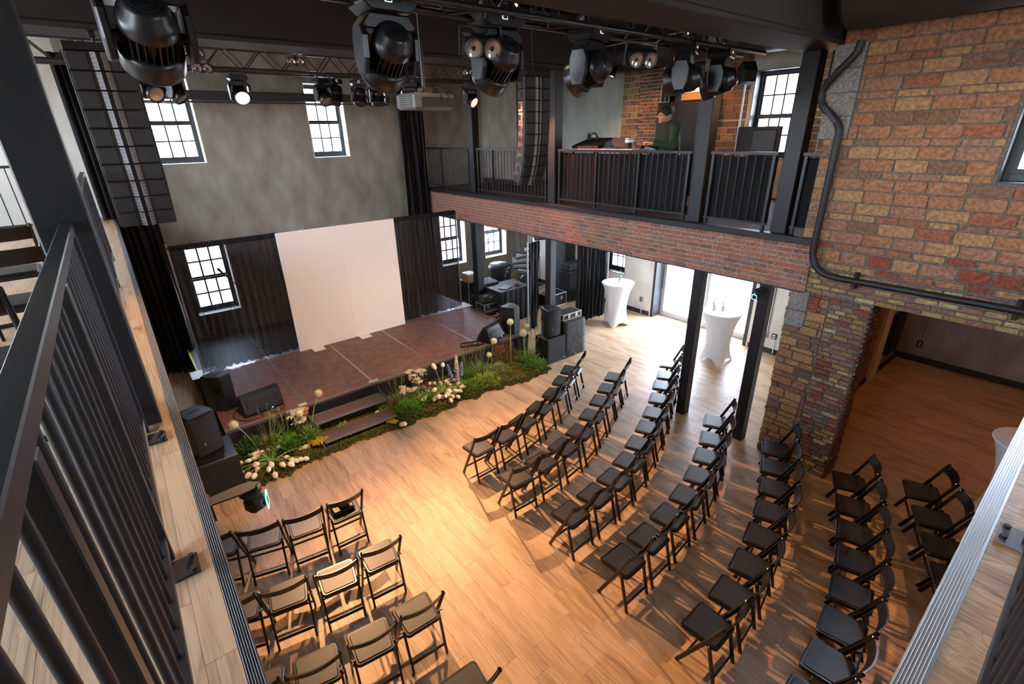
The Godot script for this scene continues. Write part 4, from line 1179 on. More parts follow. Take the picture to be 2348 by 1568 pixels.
func line_array(label: String, top: Vector3, turn: float, group: String) -> void:
	var o := thing("line_array", label, "loudspeaker", top, turn, group)
	obj("bumper", MB.new().span(Vector3(-0.27, -0.07, -0.3), Vector3(0.27, 0.0, 0.02), 0.006).tube(Vector3(0, 0, -0.15), Vector3(0, 0.09, -0.15), 0.012).span(Vector3(-0.03, 0.06, -0.17), Vector3(0.03, 0.12, -0.13), 0.006), M.fixture_black, o)
	obj("hanging_wire", MB.new().tube(Vector3(0, 0.1, -0.15), Vector3(-0.04, 0.95, -0.15), 0.005, -1, 6), M.line_grey, o)
	var tilt := [0.0, 0.0, 0.01, 0.02, 0.05, 0.09, 0.15, 0.22, 0.3, 0.38]
	var p := Vector3(0, -0.075, 0)
	var h := 0.178
	var cab := MB.new().prism(Vector3(0, -h / 2, 0), [Vector2(-0.265, 0.0), Vector2(0.265, 0.0), Vector2(0.265, -0.1), Vector2(0.2, -0.3), Vector2(-0.2, -0.3), Vector2(-0.265, -0.1)], h - 0.008, Basis(Vector3(1, 0, 0), Vector3(0, 0, 1), Vector3(0, -1, 0)), 0.006).mesh()
	var gr := MB.new().box(Vector3(0, -h / 2, 0.004), Vector3(0.165, h - 0.02, 0.012), 0.004).mesh()
	var wg := MB.new()
	for s in [-1.0, 1.0]:
		wg.bar(Vector3(s * 0.052, -h + 0.008, 0.004), Vector3(s * 0.052, -0.008, 0.004), 0.07, 0.006, Vector3(1, 0, -s * 0.5))
	var wgm := wg.mesh()
	var slot := MB.new()
	slot.box(Vector3(0, -h / 2, -0.004), Vector3(0.026, h - 0.02, 0.012))
	for s in [-1.0, 1.0]:
		for k in 4: slot.box(Vector3(s * 0.056, -0.03 - k * 0.038, 0.009), Vector3(0.036, 0.003, 0.006), 0.0, Basis(Vector3(0, 0, 1), s * (k - 1.5) * 0.12) * Basis(Vector3.UP, s * 0.46))
	var slotm := slot.mesh()
	var rig := MB.new()
	for s in [-1.0, 1.0]: rig.box(Vector3(s * 0.272, -h / 2, -0.05), Vector3(0.012, h, 0.04), 0.003).box(Vector3(s * 0.262, -h / 2, -0.2), Vector3(0.012, h * 0.5, 0.06), 0.004)
	var rigm := rig.mesh()
	for k in 10:
		var b := Basis(Vector3(1, 0, 0), tilt[k])
		var c := obj("cabinet", cab, M.gear_black, o)
		c.transform = Transform3D(b, p)
		for s in [-1.0, 1.0]: obj("grille", gr, M.grille, c).position = Vector3(s * 0.178, 0, 0)
		obj("waveguide", wgm, M.line_grey, c)
		obj("slot", slotm, M.fixture_dark, c)
		obj("rigging", rigm, M.gear_grey, c)
		p += b * Vector3(0, -h, 0)


func build_rig() -> void:
	truss("black box truss across the hall over the seats", -3.6, 6.75, 5.42, -3.4, 0.29)
	truss("black box truss over the stage front", -0.6, 6.6, 5.48, -8.4, 0.28)
	# front row of heads, their backs to the seats
	var stage_aim := [Vector3(2.6, 0.46, -8.6), Vector3(1.2, 0.1, -7.0), Vector3(3.6, 1.0, -9.9), Vector3(4.6, 0.4, -8.6), Vector3(4.6, 0.1, -7.0), Vector3(3.4, 1.6, -10.0)]
	var xs := [0.39, 1.76, 2.72, 3.78, 5.28, 6.02]
	var names := ["moving head light hanging closest to the steel post", "moving head light hanging beside the projector pole", "moving head light hanging under the two lamp blinder", "moving head light hanging in front of the grey balcony wall", "moving head light hanging in front of the tall cabinet", "moving head light hanging beside the balcony window"]
	for k in 6:
		var at := Vector3(xs[k], 5.49, -3.55)
		var show_aim: Vector3 = at + Vector3(0.0, -1.3, -1.15)
		if k == 3: show_aim = at + Vector3(-0.25, -0.8, -1.0)
		if k == 4: show_aim = at + Vector3(-0.5, -0.5, -1.0)
		if k == 5: show_aim = at + Vector3(-0.35, -0.7, -1.0)
		moving_head(names[k], at, show_aim, 1.0, "bulb_warm", "moving heads on the front truss")
		var c := at + Vector3(0, -0.42, 0)
		var d := (show_aim - c).normalized()
		spot(c + d * 0.22, stage_aim[k], Color(1.0, 0.8, 0.66), [6.0, 19.0, 6.0, 6.0, 20.0, 4.5][k], [21.0, 17.0, 21.0, 21.0, 17.0, 21.0][k], 0.08)
	blinder("two lamp blinder on the front truss beside the projector", Vector3(2.52, 5.2, -3.5), Vector3(1.2, 3.4, 0.4), 0.8)
	blinder("two lamp blinder on the front truss beside the grey balcony wall", Vector3(4.46, 5.24, -3.5), Vector3(2.8, 3.6, 0.4), 0.8)
	for q in [[1.36, 5.64, "high on the stage truss beside the first window"], [1.42, 5.47, "low on the stage truss beside the first window"], [2.67, 5.62, "on the stage truss between the high windows"], [4.15, 5.6, "on the stage truss behind the projector pole"], [5.74, 5.62, "on the stage truss at the balcony end"]]:
		blinder("two lamp blinder " + q[2], Vector3(q[0], q[1], -8.4), Vector3(0.6, 4.2, 0.0), 0.62)
	# stage truss heads
	for q in [[0.8, "bulb_off", Vector3(2.2, 3.0, -4.0), "small moving head behind the hanging loudspeakers"], [1.06, "bulb_off", Vector3(3.0, 2.0, -7.0), "small moving head in front of the first high window"], [1.86, "beam_lens", Vector3(1.6, 1.2, -2.6), "lit moving head between the high windows, beam towards the seats"], [3.06, "bulb_off", Vector3(3.6, 2.0, -6.0), "small moving head in front of the second high window"], [3.24, "bulb_off", Vector3(2.4, 1.0, -10.0), "small moving head overlapping the second high window's edge"], [3.66, "bulb_off", Vector3(3.9, 2.0, -10.0), "small moving head beside the second high window"], [3.98, "bulb_off", Vector3(4.2, 2.0, -9.6), "smallest moving head at the end of the black batten"], [4.58, "beam_lens", Vector3(3.3, 1.0, -3.6), "lit moving head above the projector"], [5.86, "red_lens", Vector3(6.8, 3.0, -5.0), "moving head with a red lens beside the balcony post"]]:
		var at := Vector3(q[0], 5.46, -8.55)
		moving_head(q[3], at, q[2], 0.68, "lens" if q[1] == "bulb_off" else q[1], "small moving heads on the stage truss")
		if q[1] != "bulb_off":
			var c := at + Vector3(0, -0.42 * 0.68, 0)
			var d: Vector3 = (q[2] - c).normalized()
			if q[1] == "beam_lens": spot(c + d * 0.16, q[2], Color(1.0, 0.76, 0.54), 46.0, 30.0, 0.022)
			else: spot(c + d * 0.16, q[2], Color(1.0, 0.6, 0.46), 9.0, 34.0, 0.04)
	line_array("hanging line array of loudspeakers beside the mezzanine railing", Vector3(0.285, 5.5, -7.0), 0.0, "hanging line arrays")
	line_array("hanging line array of loudspeakers in front of the far balcony", Vector3(6.14, 5.52, -6.9), 0.0, "hanging line arrays")
	# projector
	var p := thing("projector", "grey ceiling projector on a long pole", "projector", Vector3(2.86, 4.9, -5.0), 0.12)
	obj("pole", MB.new().tube(Vector3(-0.01, 0.12, 0), Vector3(-0.01, 1.55, 0), 0.02), M.fixture_black, p)
	var body := [Vector2(-0.25, 0.16), Vector2(-0.27, 0.05), Vector2(-0.26, -0.15), Vector2(-0.2, -0.18), Vector2(0.2, -0.18), Vector2(0.26, -0.15), Vector2(0.27, 0.05), Vector2(0.25, 0.16), Vector2(0.12, 0.19), Vector2(-0.12, 0.19)]
	obj("body", MB.new().prism(Vector3(0, 0, 0), body, 0.15, Basis(Vector3(1, 0, 0), Vector3(0, 0, 1), Vector3(0, -1, 0)), 0.02), M.projector_grey, p)
	obj("rear_panel", MB.new().box(Vector3(0.02, -0.01, 0.185), Vector3(0.4, 0.09, 0.02), 0.004), M.gear_black, p)
	var vent := MB.new()
	for k in 6: vent.box(Vector3(-0.262, -0.045 + k * 0.018, 0.02), Vector3(0.016, 0.007, 0.2), 0.001)
	obj("vent", vent, M.gear_black, p)
	obj("lens", MB.new().tube(Vector3(0, 0, -0.18), Vector3(0, 0, -0.22), 0.05, 0.045, 18), M.fixture_dark, p)
	obj("mount", MB.new().span(Vector3(-0.06, 0.075, -0.06), Vector3(0.06, 0.14, 0.06), 0.01).tube(Vector3(-0.1, 0.08, 0.08), Vector3(0, 0.13, 0), 0.01).tube(Vector3(0.1, 0.08, -0.08), Vector3(0, 0.13, 0), 0.01).tube(Vector3(0.1, 0.08, 0.08), Vector3(0, 0.13, 0), 0.01), M.fixture_black, p)
	obj("cable", MB.new().pipe([Vector3(0.06, 0.1, 0.05), Vector3(0.12, 0.12, 0.14), Vector3(0.15, 0.05, 0.205), Vector3(0.14, -0.01, 0.2)], 0.005, 6).pipe([Vector3(0.0, 0.12, 0.05), Vector3(0.05, 0.13, 0.16), Vector3(0.06, 0.04, 0.205), Vector3(0.06, -0.01, 0.2)], 0.005, 6), M.cable_black, p)
	# house lights in the ceiling bays
	for q in [[1.0, -5.3], [3.4, -5.3], [5.8, -5.3], [1.2, -9.6], [3.5, -9.6], [5.6, -9.6], [2.6, -1.2], [5.4, -1.2]]:
		var o := thing("house_light", "round house light on the black ceiling between the beams", "lamp", Vector3(q[0], 6.4, q[1]), 0.0, "house lights on the ceiling")
		obj("can", MB.new().lathe(Vector3.ZERO, [Vector2(0.0, 0.1), Vector2(0.11, 0.1), Vector2(0.12, 0.0), Vector2(0.1, 0.0), Vector2(0.09, 0.03)], 20), M.fixture_black, o)
		obj("bulb", MB.new().lathe(Vector3.ZERO, [Vector2(0.0, 0.025), Vector2(0.09, 0.03)], 18), M.bulb_warm, o)
		spot(Vector3(q[0], 6.39, q[1]), Vector3(q[0], 0, q[1] + 0.001), Color(1.0, 0.88, 0.74), 0.7, 78.0, 0.09, 0.4)
	# small ceiling lamps above the truss
	for q in [[1182, 12], [1575, 77]]:
		var at := on_z(q[0], q[1], -3.9)
		var o := thing("ceiling_spotlight", "tiny lit spotlight glimpsed through the front truss", "lamp", at, 0.0, "tiny lit spotlights")
		obj("bulb", MB.new().ball(Vector3.ZERO, Vector3(0.02, 0.012, 0.02), 10, 6), M.bulb_warm, o)
		obj("stem", MB.new().tube(Vector3(0, 0.01, 0), Vector3(0, 6.45 - at.y, 0), 0.012, -1, 8), M.fixture_black, o)
	# tracking cameras with a lit ring
	for q in [[Vector3(0.14, 3.06, -2.2), 0.0, "camera on a bracket under the mezzanine edge, cyan ring lit"], [Vector3(6.645, 2.5, -2.9), PI, "camera on the column beside the brick pier, cyan ring lit"]]:
		var o := thing("tracking_camera", q[2], "camera", q[0], q[1], "tracking cameras")
		obj("bracket", MB.new().prism(Vector3(-0.05, 0.03, 0), [Vector2(-0.1, -0.03), Vector2(0.02, -0.04), Vector2(0.075, -0.036), Vector2(0.1, 0.0), Vector2(0.075, 0.036), Vector2(0.02, 0.04), Vector2(-0.1, 0.03)], 0.008, Basis(Vector3(1, 0, 0), Vector3(0, 0, 1), Vector3(0, -1, 0)), 0.001).box(Vector3(-0.15, 0.0, 0), Vector3(0.01, 0.09, 0.1), 0.002), M.gear_black, o)
		obj("base", MB.new().lathe(Vector3(0.01, 0.02, 0), [Vector2(0.0, -0.035), Vector2(0.042, -0.035), Vector2(0.05, -0.02), Vector2(0.05, 0.0), Vector2(0.0, 0.004)], 22), M.gear_black, o)
		obj("head", MB.new().box(Vector3(0.02, -0.065, 0.0), Vector3(0.09, 0.085, 0.08), 0.02, Basis(Vector3.UP, 0.4)), M.plastic_black, o)
		var rb := Basis(Vector3.UP, 0.4 + PI * 0.3)
		var ring := MB.new()
		var pts := []
		for i in 21:
			var a := TAU * i / 20
			pts.append(Vector3(0.02, -0.068, 0) + rb * Vector3(clampf(cos(a) * 1.4, -1, 1) * 0.036, clampf(sin(a) * 1.4, -1, 1) * 0.032, 0.05))
		obj("light_ring", ring.pipe(pts, 0.0035, 6, false), M.cyan_ring, o)
		obj("lens", MB.new().tube(Vector3(0.02, -0.068, 0) + rb * Vector3(0, 0, 0.02), Vector3(0.02, -0.068, 0) + rb * Vector3(0, 0, 0.052), 0.028, -1, 16), M.fixture_dark, o)


# ---------------------------------------------------------------- flower bed
func blade(mb: MB, a: Vector3, dir: Vector3, l: float, w: float, droop: float) -> void:
	var side := dir.cross(Vector3.UP).normalized()
	if side.length() < 0.1: side = Vector3(1, 0, 0)
	var n := 5
	var f := mb.v.size()
	var out := Vector3(dir.x, 0, dir.z)
	for i in n + 1:
		var t := float(i) / n
		var p := a + dir * l * t + (out * 0.5 - Vector3.UP) * droop * l * t * t
		var ww := w * (1.0 - t) * (0.5 + 0.5 * minf(1.0, t * 4.0)) + 0.0006
		var nn := (Vector3.UP + out * -0.3).normalized()
		mb.vert(p - side * ww * 0.5, nn); mb.vert(p + side * ww * 0.5, nn)
	for i in n:
		var k := f + i * 2
		mb.tri_i(k, k + 1, k + 3, Vector3.UP); mb.tri_i(k, k + 3, k + 2, Vector3.UP)


func leaf(mb: MB, p: Vector3, dir: Vector3, l: float, w: float) -> void:
	var s := dir.cross(Vector3(rng.randf() - 0.5, 1.0, rng.randf() - 0.5)).normalized()
	var nn := s.cross(dir).normalized()
	if nn.y < 0: nn = -nn
	var m := p + dir * l * 0.45 + nn * l * 0.06
	mb.tri(p, m - s * w * 0.5, p + dir * l, nn); mb.tri(p, m + s * w * 0.5, p + dir * l, nn)


func grass_clump(label: String, at: Vector3, h: float, n: int, spread: float, m: String, seeds := "") -> void:
	var o := thing("grass_clump", label, "grass", at, 0.0, "")
	var mb := MB.new()
	for k in n:
		var a := rng.randf() * TAU
		var out := Vector3(cos(a), 0, sin(a))
		var d := (Vector3.UP + out * rng.randf_range(0.05, 0.8)).normalized()
		blade(mb, out * rng.randf() * spread * 0.4, d, h * rng.randf_range(0.5, 1.05), rng.randf_range(0.008, 0.015), rng.randf_range(0.1, 0.75))
	obj("blades", mb, M[m], o)
	if seeds != "":
		var sd := MB.new(); var st := MB.new()
		for k in 9:
			var a := rng.randf() * TAU
			var d := (Vector3.UP + Vector3(cos(a), 0, sin(a)) * rng.randf_range(0.08, 0.4)).normalized()
			var l := h * rng.randf_range(0.9, 1.3)
			st.tube(Vector3.ZERO, d * l, 0.0022, 0.0012, 5, false)
			for i in 26:
				var p := d * l * rng.randf_range(0.72, 1.02)
				leaf(sd, p, (d + Vector3(rng.randf() - 0.5, rng.randf() - 0.3, rng.randf() - 0.5) * 1.2).normalized(), 0.03, 0.008)
		obj("stalks", st, M.stem_green, o)
		obj("seed_heads", sd, M[seeds], o).set_meta("kind", "stuff")


func bush(label: String, at: Vector3, size: Vector3, n: int, l: float, m: String) -> void:
	size *= 1.2; n = int(n * 1.6)
	var o := thing("foliage_plant", label, "plant", at, 0.0, "")
	var mb := MB.new(); var st := MB.new()
	for k in 10:
		var a := TAU * k / 10
		st.tube(Vector3.ZERO, Vector3(cos(a) * size.x * 0.7, size.y * rng.randf_range(0.6, 0.95), sin(a) * size.z * 0.7), 0.004, 0.002, 5, false)
	for k in n:
		var d := Vector3(rng.randfn(), absf(rng.randfn()), rng.randfn()).normalized()
		var p := Vector3(d.x * size.x, d.y * size.y, d.z * size.z) * rng.randf_range(0.35, 1.0)
		leaf(mb, p, (d + Vector3(rng.randf() - 0.5, rng.randf() - 0.2, rng.randf() - 0.5)).normalized(), l * rng.randf_range(0.6, 1.3), l * 0.4)
	obj("stems", st, M.stem_green, o)
	obj("leaves", mb, M[m], o)


var tulip_mesh: Mesh = null
func tulips(label: String, at: Vector3, n: int, reach: float, h: float, upright := 0) -> void:
	var o := thing("tulip_bunch", label, "flowers", at, 0.0, "")
	if tulip_mesh == null:
		tulip_mesh = MB.new().lathe(Vector3.ZERO, [Vector2(0.0, 0.0), Vector2(0.014, 0.004), Vector2(0.024, 0.018), Vector2(0.025, 0.034), Vector2(0.019, 0.052), Vector2(0.008, 0.063), Vector2(0.0, 0.06)], 8).mesh()
	var st := MB.new(); var lv := MB.new()
	for k in n:
		var a := rng.randf() * TAU
		var r := reach * sqrt(rng.randf_range(0.12, 1.0))
		var up := k < upright
		if up: r *= 0.3
		var tip := Vector3(cos(a) * r, h * (rng.randf_range(0.25, 0.75) if not up else rng.randf_range(1.5, 2.0)) * (1.0 - 0.55 * r / reach), sin(a) * r * 0.85)
		tip.y = maxf(tip.y, 0.04)
		var mid := tip * 0.5 + Vector3(0, h * 0.38, 0)
		var p := []
		for i in 7:
			var t := i / 6.0
			p.append(Vector3.ZERO.lerp(mid, t).lerp(mid.lerp(tip, t), t))
		st.pipe(p, 0.006, 5, false)
		var d: Vector3 = (p[6] - p[5]).normalized()
		var x := d.cross(Vector3(0.3, 0.2, 0.9)).normalized()
		var b := obj("blossom", tulip_mesh, M.petal_white if rng.randf() < 0.75 else M.petal_blush, o)
		b.transform = Transform3D(Basis(x, d, x.cross(d)).scaled_local(Vector3.ONE * rng.randf_range(1.3, 1.8)), tip)
		if k % 2 == 0: blade(lv, Vector3(cos(a), 0, sin(a)) * 0.03, (Vector3.UP + Vector3(cos(a), 0, sin(a)) * 1.1).normalized(), reach * 0.75, 0.026, 0.4)
	obj("stems", st, M.stem_green, o)
	obj("leaves", lv, M.leaf_green, o)


func floret_ball(c: Vector3, r: float, n: int, s: float) -> MB:
	var mb := MB.new()
	mb.ball(c, Vector3.ONE * r * 0.7, 8, 6)
	for k in n:
		var y := 1.0 - 2.0 * (k + 0.5) / n
		var a := k * 2.39996
		var d := Vector3(sqrt(1 - y * y) * cos(a), y, sqrt(1 - y * y) * sin(a))
		var x := d.cross(Vector3(0.1, 0.3, 1)).normalized()
		var z := d.cross(x)
		var p := c + d * r * rng.randf_range(0.86, 1.04)
		mb.tri(p + x * s, p - x * s * 0.5 + z * s * 0.87, p - x * s * 0.5 - z * s * 0.87, d)
		mb.tri(p - x * s, p + x * s * 0.5 + z * s * 0.87, p + x * s * 0.5 - z * s * 0.87, d)
	return mb


func allium(label: String, foot: Vector3, head: Vector3, r: float) -> void:
	var o := thing("allium", label, "flower", foot, 0.0, "")
	var t := head - foot
	var mid := Vector3(t.x * 0.25, t.y * 0.55, t.z * 0.25)
	var p := []
	for i in 9:
		var u := i / 8.0
		p.append(Vector3.ZERO.lerp(mid, u).lerp(mid.lerp(t, u), u))
	obj("stem", MB.new().pipe(p, 0.008, 6), M.stem_green, o)
	obj("flower_head", floret_ball(t, r * 1.15, 110, r * 0.22), M.petal_cream, o)


func umbel(label: String, at: Vector3, h: float, spread: float, n: int, m := "petal_white") -> void:
	var o := thing("umbel_flower", label, "flower", at, 0.0, "")
	var st := MB.new(); var fl := MB.new()
	for k in n:
		var a := rng.randf() * TAU
		var tip := Vector3(cos(a) * spread * rng.randf(), h * rng.randf_range(0.55, 1.0), sin(a) * spread * rng.randf())
		st.tube(Vector3.ZERO, tip, 0.003, 0.002, 5, false)
		for i in 30:
			var q := tip + Vector3(rng.randfn() * 0.026, rng.randf() * 0.016 + 0.01, rng.randfn() * 0.026)
			var x := Vector3(rng.randf() - 0.5, 0.2, rng.randf() - 0.5).normalized() * 0.016
			var z := x.cross(Vector3.UP).normalized() * 0.016
			fl.tri(q + x, q - x * 0.5 + z, q - x * 0.5 - z, Vector3.UP); fl.tri(q - x, q + x * 0.5 + z, q + x * 0.5 - z, Vector3.UP)
	obj("stems", st, M.stem_green, o)
	obj("florets", fl, M[m], o)


func delphinium(label: String, at: Vector3, h: float, lean: Vector3, m: String) -> void:
	var o := thing("delphinium", label, "flower", at, 0.0, "")
	var top := Vector3(0, h, 0) + lean
	obj("stem", MB.new().tube(Vector3.ZERO, top, 0.005, 0.002, 6), M.stem_green, o)
	var fl := MB.new()
	for k in 90:
		var t := rng.randf_range(0.42, 1.0)
		var a := rng.randf() * TAU
		var r := 0.05 * (1.15 - t) + 0.01
		var p := top * t + Vector3(cos(a), 0.1, sin(a)) * r
		var d := Vector3(cos(a), 0.3, sin(a)).normalized()
		var x := d.cross(Vector3.UP).normalized() * 0.02
		var y := d.cross(x).normalized() * 0.02
		fl.tri(p + x, p - x * 0.5 + y, p - x * 0.5 - y, d); fl.tri(p - x, p + x * 0.5 + y, p + x * 0.5 - y, d)
	obj("florets", fl, M[m], o)


func build_flowers() -> void:
	rng.seed = 1234
	# moss bank along the stage front, broken by the steps
	var edge := FastNoiseLite.new(); edge.seed = 4; edge.frequency = 1.1
	for part in 2:
		var x0 := 0.5 if part == 0 else 2.75
		var x1 := 2.75 if part == 0 else 6.28
		var rows := []
		for j in 9:
			var r := []
			for i in 60:
				var x := lerpf(x0, x1, i / 59.0)
				var zf := -6.72 + edge.get_noise_1d(x * 1.7) * 0.16 + edge.get_noise_1d(x * 9.0 + 40.0) * 0.07 + (0.12 if part == 1 and x > 5.2 else 0.0)
				if x > 1.5 and x < 3.0: zf -= 0.02
				var z := lerpf(-7.66, zf, j / 8.0)
				var deep := 0.055 if x > 1.55 and x < 2.95 else 0.1
				r.append(Vector3(x, (deep * (1.0 - pow(j / 8.0, 2.0)) + absf(edge.get_noise_2d(x * 9.0, z * 9.0)) * 0.05) * (1.0 if j < 8 else 0.0) + 0.002, z))
			rows.append(r)
		var mo := obj("moss_bank", MB.new().sheet(rows, true), M.moss)
		mo.set_meta("kind", "stuff"); mo.set_meta("label", "bank of green brown moss along the stage front"); mo.set_meta("category", "moss")
		var tuft := [MB.new(), MB.new(), MB.new()]
		for k in 5000 if part == 0 else 8000:
			var i := rng.randi() % 59; var j := (rng.randi() % 8) if rng.randf() < 0.7 else 7
			var p: Vector3 = rows[j][i].lerp(rows[j + 1][i + 1], rng.randf())
			leaf(tuft[rng.randi() % 3], p, Vector3(rng.randf() - 0.5, 0.7, rng.randf() - 0.5).normalized(), rng.randf_range(0.025, 0.06), 0.018)
		for q in 3:
			obj("tufts", tuft[q], M[["moss_brown", "moss", "leaf_deep"][q]], mo).set_meta("kind", "stuff")
	var G := func(px: float, py: float) -> Vector3: return on_y(px, py, 0.03)
	# near side of the steps
	tulips("bunch of white tulips spilling beside the subwoofer", Vector3(0.86, 0.06, -7.02), 34, 0.48, 0.3)
	grass_clump("tall feathery grass at the stage behind the tulips", Vector3(0.98, 0.05, -7.52), 0.56, 120, 0.25, "leaf_sage", "leaf_sage")
	grass_clump("green grass tuft beside the near stage monitor", Vector3(1.22, 0.05, -7.5), 0.5, 110, 0.22, "leaf_green", "leaf_lime")
	bush("bright green ferny plant behind the tulips", Vector3(1.18, 0.05, -7.2), Vector3(0.24, 0.2, 0.2), 420, 0.07, "leaf_green")
	bush("dark leafy plant behind the feathery grass", Vector3(0.66, 0.05, -7.42), Vector3(0.16, 0.3, 0.16), 200, 0.08, "leaf_deep")
	bush("rusty leaved plant next to the steps", Vector3(1.46, 0.05, -7.34), Vector3(0.12, 0.34, 0.12), 150, 0.06, "leaf_rust")
	bush("green leafy plant next to the steps", Vector3(1.5, 0.05, -7.14), Vector3(0.15, 0.3, 0.14), 260, 0.06, "leaf_green")
	umbel("white lacy flowers next to the steps", Vector3(1.42, 0.05, -7.3), 0.6, 0.14, 8)
	umbel("small yellow flowers next to the steps", Vector3(1.6, 0.05, -6.98), 0.16, 0.14, 8, "petal_yellow")
	allium("allium leaning out over the subwoofer", Vector3(0.78, 0.05, -7.42), Vector3(0.53, 0.79, -7.22), 0.062)
	allium("allium rising beside the steps", Vector3(1.58, 0.05, -7.42), Vector3(1.78, 0.83, -7.28), 0.055)
	allium("fluffy allium among the lacy flowers", Vector3(1.38, 0.05, -7.4), Vector3(1.43, 0.61, -7.25), 0.06)
	var mu := thing("mushroom_stack", "brown mushrooms stacked at the stage edge", "mushroom", Vector3(1.56, 0.42, -7.62))
	for k in 3: obj("cap", MB.new().lathe(Vector3(k * 0.015, -0.1 + 0.07 * k, 0.02 * k), [Vector2(0.05, 0.0), Vector2(0.065, 0.008), Vector2(0.05, 0.03), Vector2(0.0, 0.04)], 14), M.mushroom, mu)
	# between the treads
	for q in [[1.95, -7.16, 3], [2.72, -7.2, 3]]:
		tulips("few tulips between the treads of the steps, %s" % ("beside the mushrooms" if q[0] < 2.2 else "at the far stringer"), Vector3(q[0], 0.04, q[1]), q[2], 0.1, 0.26)
		bush("small yellow green plant between the treads, %s" % ("beside the mushrooms" if q[0] < 2.2 else "at the far stringer"), Vector3(q[0] + 0.08, 0.04, q[1]), Vector3(0.14, 0.16, 0.1), 120, 0.045, "leaf_lime")
	umbel("yellow flowers on the moss in front of the lower tread", Vector3(2.78, 0.03, -6.84), 0.07, 0.1, 8, "petal_yellow")
	# far side of the steps
	grass_clump("wispy grass next to the far stringer", Vector3(3.12, 0.05, -7.3), 0.62, 130, 0.22, "leaf_sage", "leaf_sage")
	grass_clump("rust brown grass beside the far stringer", Vector3(2.98, 0.05, -7.24), 0.46, 60, 0.16, "leaf_rust")
	bush("lush green plant in front of the wispy grass", Vector3(3.12, 0.04, -6.98), Vector3(0.26, 0.2, 0.18), 420, 0.07, "leaf_green")
	bush("ferny green plant below the lacy white flowers", Vector3(3.55, 0.04, -7.1), Vector3(0.24, 0.18, 0.18), 360, 0.065, "leaf_green")
	umbel("tall lacy white flowers in the middle of the bed", Vector3(3.52, 0.05, -7.38), 0.58, 0.2, 16)
	umbel("low lacy white flowers in front of the wispy grass", Vector3(3.3, 0.05, -7.22), 0.36, 0.22, 8)
	bush("brown stemmed plant behind the tulips", Vector3(3.72, 0.05, -7.36), Vector3(0.16, 0.26, 0.14), 130, 0.05, "leaf_rust")
	tulips("large bunch of white tulips, two standing high", Vector3(3.95, 0.06, -7.16), 44, 0.42, 0.34, 3)
	delphinium("blue delphinium spike leaning over the tulips", Vector3(4.3, 0.05, -7.3), 0.5, Vector3(-0.12, 0, 0), "petal_blue")
	delphinium("lilac delphinium spike beside the tulips", Vector3(4.34, 0.05, -7.22), 0.38, Vector3(-0.04, 0, 0.05), "petal_lilac")
	delphinium("pale blue delphinium spike beside the seed grass", Vector3(4.42, 0.05, -7.3), 0.46, Vector3(0.08, 0, 0), "petal_blue")
	delphinium("tall cream delphinium spike beside the seed grass", Vector3(4.4, 0.05, -7.36), 0.62, Vector3(0.02, 0, 0), "petal_cream")
	grass_clump("dense green seed grass behind the delphiniums", Vector3(4.66, 0.05, -7.36), 0.62, 170, 0.3, "leaf_green", "leaf_sage")
	grass_clump("seed grass in front of the coiled cables", Vector3(4.95, 0.05, -7.36), 0.56, 150, 0.3, "leaf_sage", "leaf_sage")
	bush("low green plant in front of the delphiniums", Vector3(4.42, 0.04, -6.98), Vector3(0.3, 0.17, 0.18), 420, 0.06, "leaf_green")
	bush("lime green plant in the far half of the bed", Vector3(4.86, 0.04, -7.02), Vector3(0.26, 0.17, 0.18), 330, 0.055, "leaf_lime")
	bush("feathery brown green plant below the far monitor", Vector3(5.22, 0.04, -7.16), Vector3(0.28, 0.2, 0.2), 330, 0.06, "leaf_sage")
	bush("rusty foliage below the tall alliums", Vector3(5.5, 0.05, -7.42), Vector3(0.16, 0.44, 0.14), 230, 0.07, "leaf_rust")
	bush("dark plum foliage behind the big grass", Vector3(5.78, 0.05, -7.48), Vector3(0.16, 0.44, 0.12), 200, 0.07, "leaf_rust")
	grass_clump("big green grass at the far end of the bed", Vector3(6.0, 0.05, -7.08), 0.66, 240, 0.34, "leaf_green", "leaf_lime")
	bush("green plant at the foot of the far subwoofer", Vector3(6.02, 0.04, -6.86), Vector3(0.26, 0.18, 0.14), 360, 0.06, "leaf_green")
	allium("tallest allium at the far end of the bed", Vector3(5.72, 0.05, -7.3), Vector3(5.65, 1.08, -7.2), 0.062)
	allium("big round allium in front of the far subwoofer", Vector3(5.94, 0.05, -7.1), Vector3(5.99, 0.75, -7.2), 0.078)
	allium("small allium behind the big round one", Vector3(6.06, 0.05, -7.3), Vector3(6.09, 0.87, -7.2), 0.056)
	allium("allium standing before the far stage monitor", Vector3(5.24, 0.05, -7.36), Vector3(5.22, 0.78, -7.2), 0.06)
	allium("low allium before the far stage monitor", Vector3(5.08, 0.05, -7.3), Vector3(5.09, 0.52, -7.2), 0.05)
	tag(obj("mushroom", MB.new().lathe(on_y(925, 975, 0.02), [Vector2(0.0, 0.0), Vector2(0.02, 0.0), Vector2(0.07, 0.02), Vector2(0.06, 0.04), Vector2(0.0, 0.05)], 14), M.petal_blush), "pale mushroom lying on the moss", "mushroom")


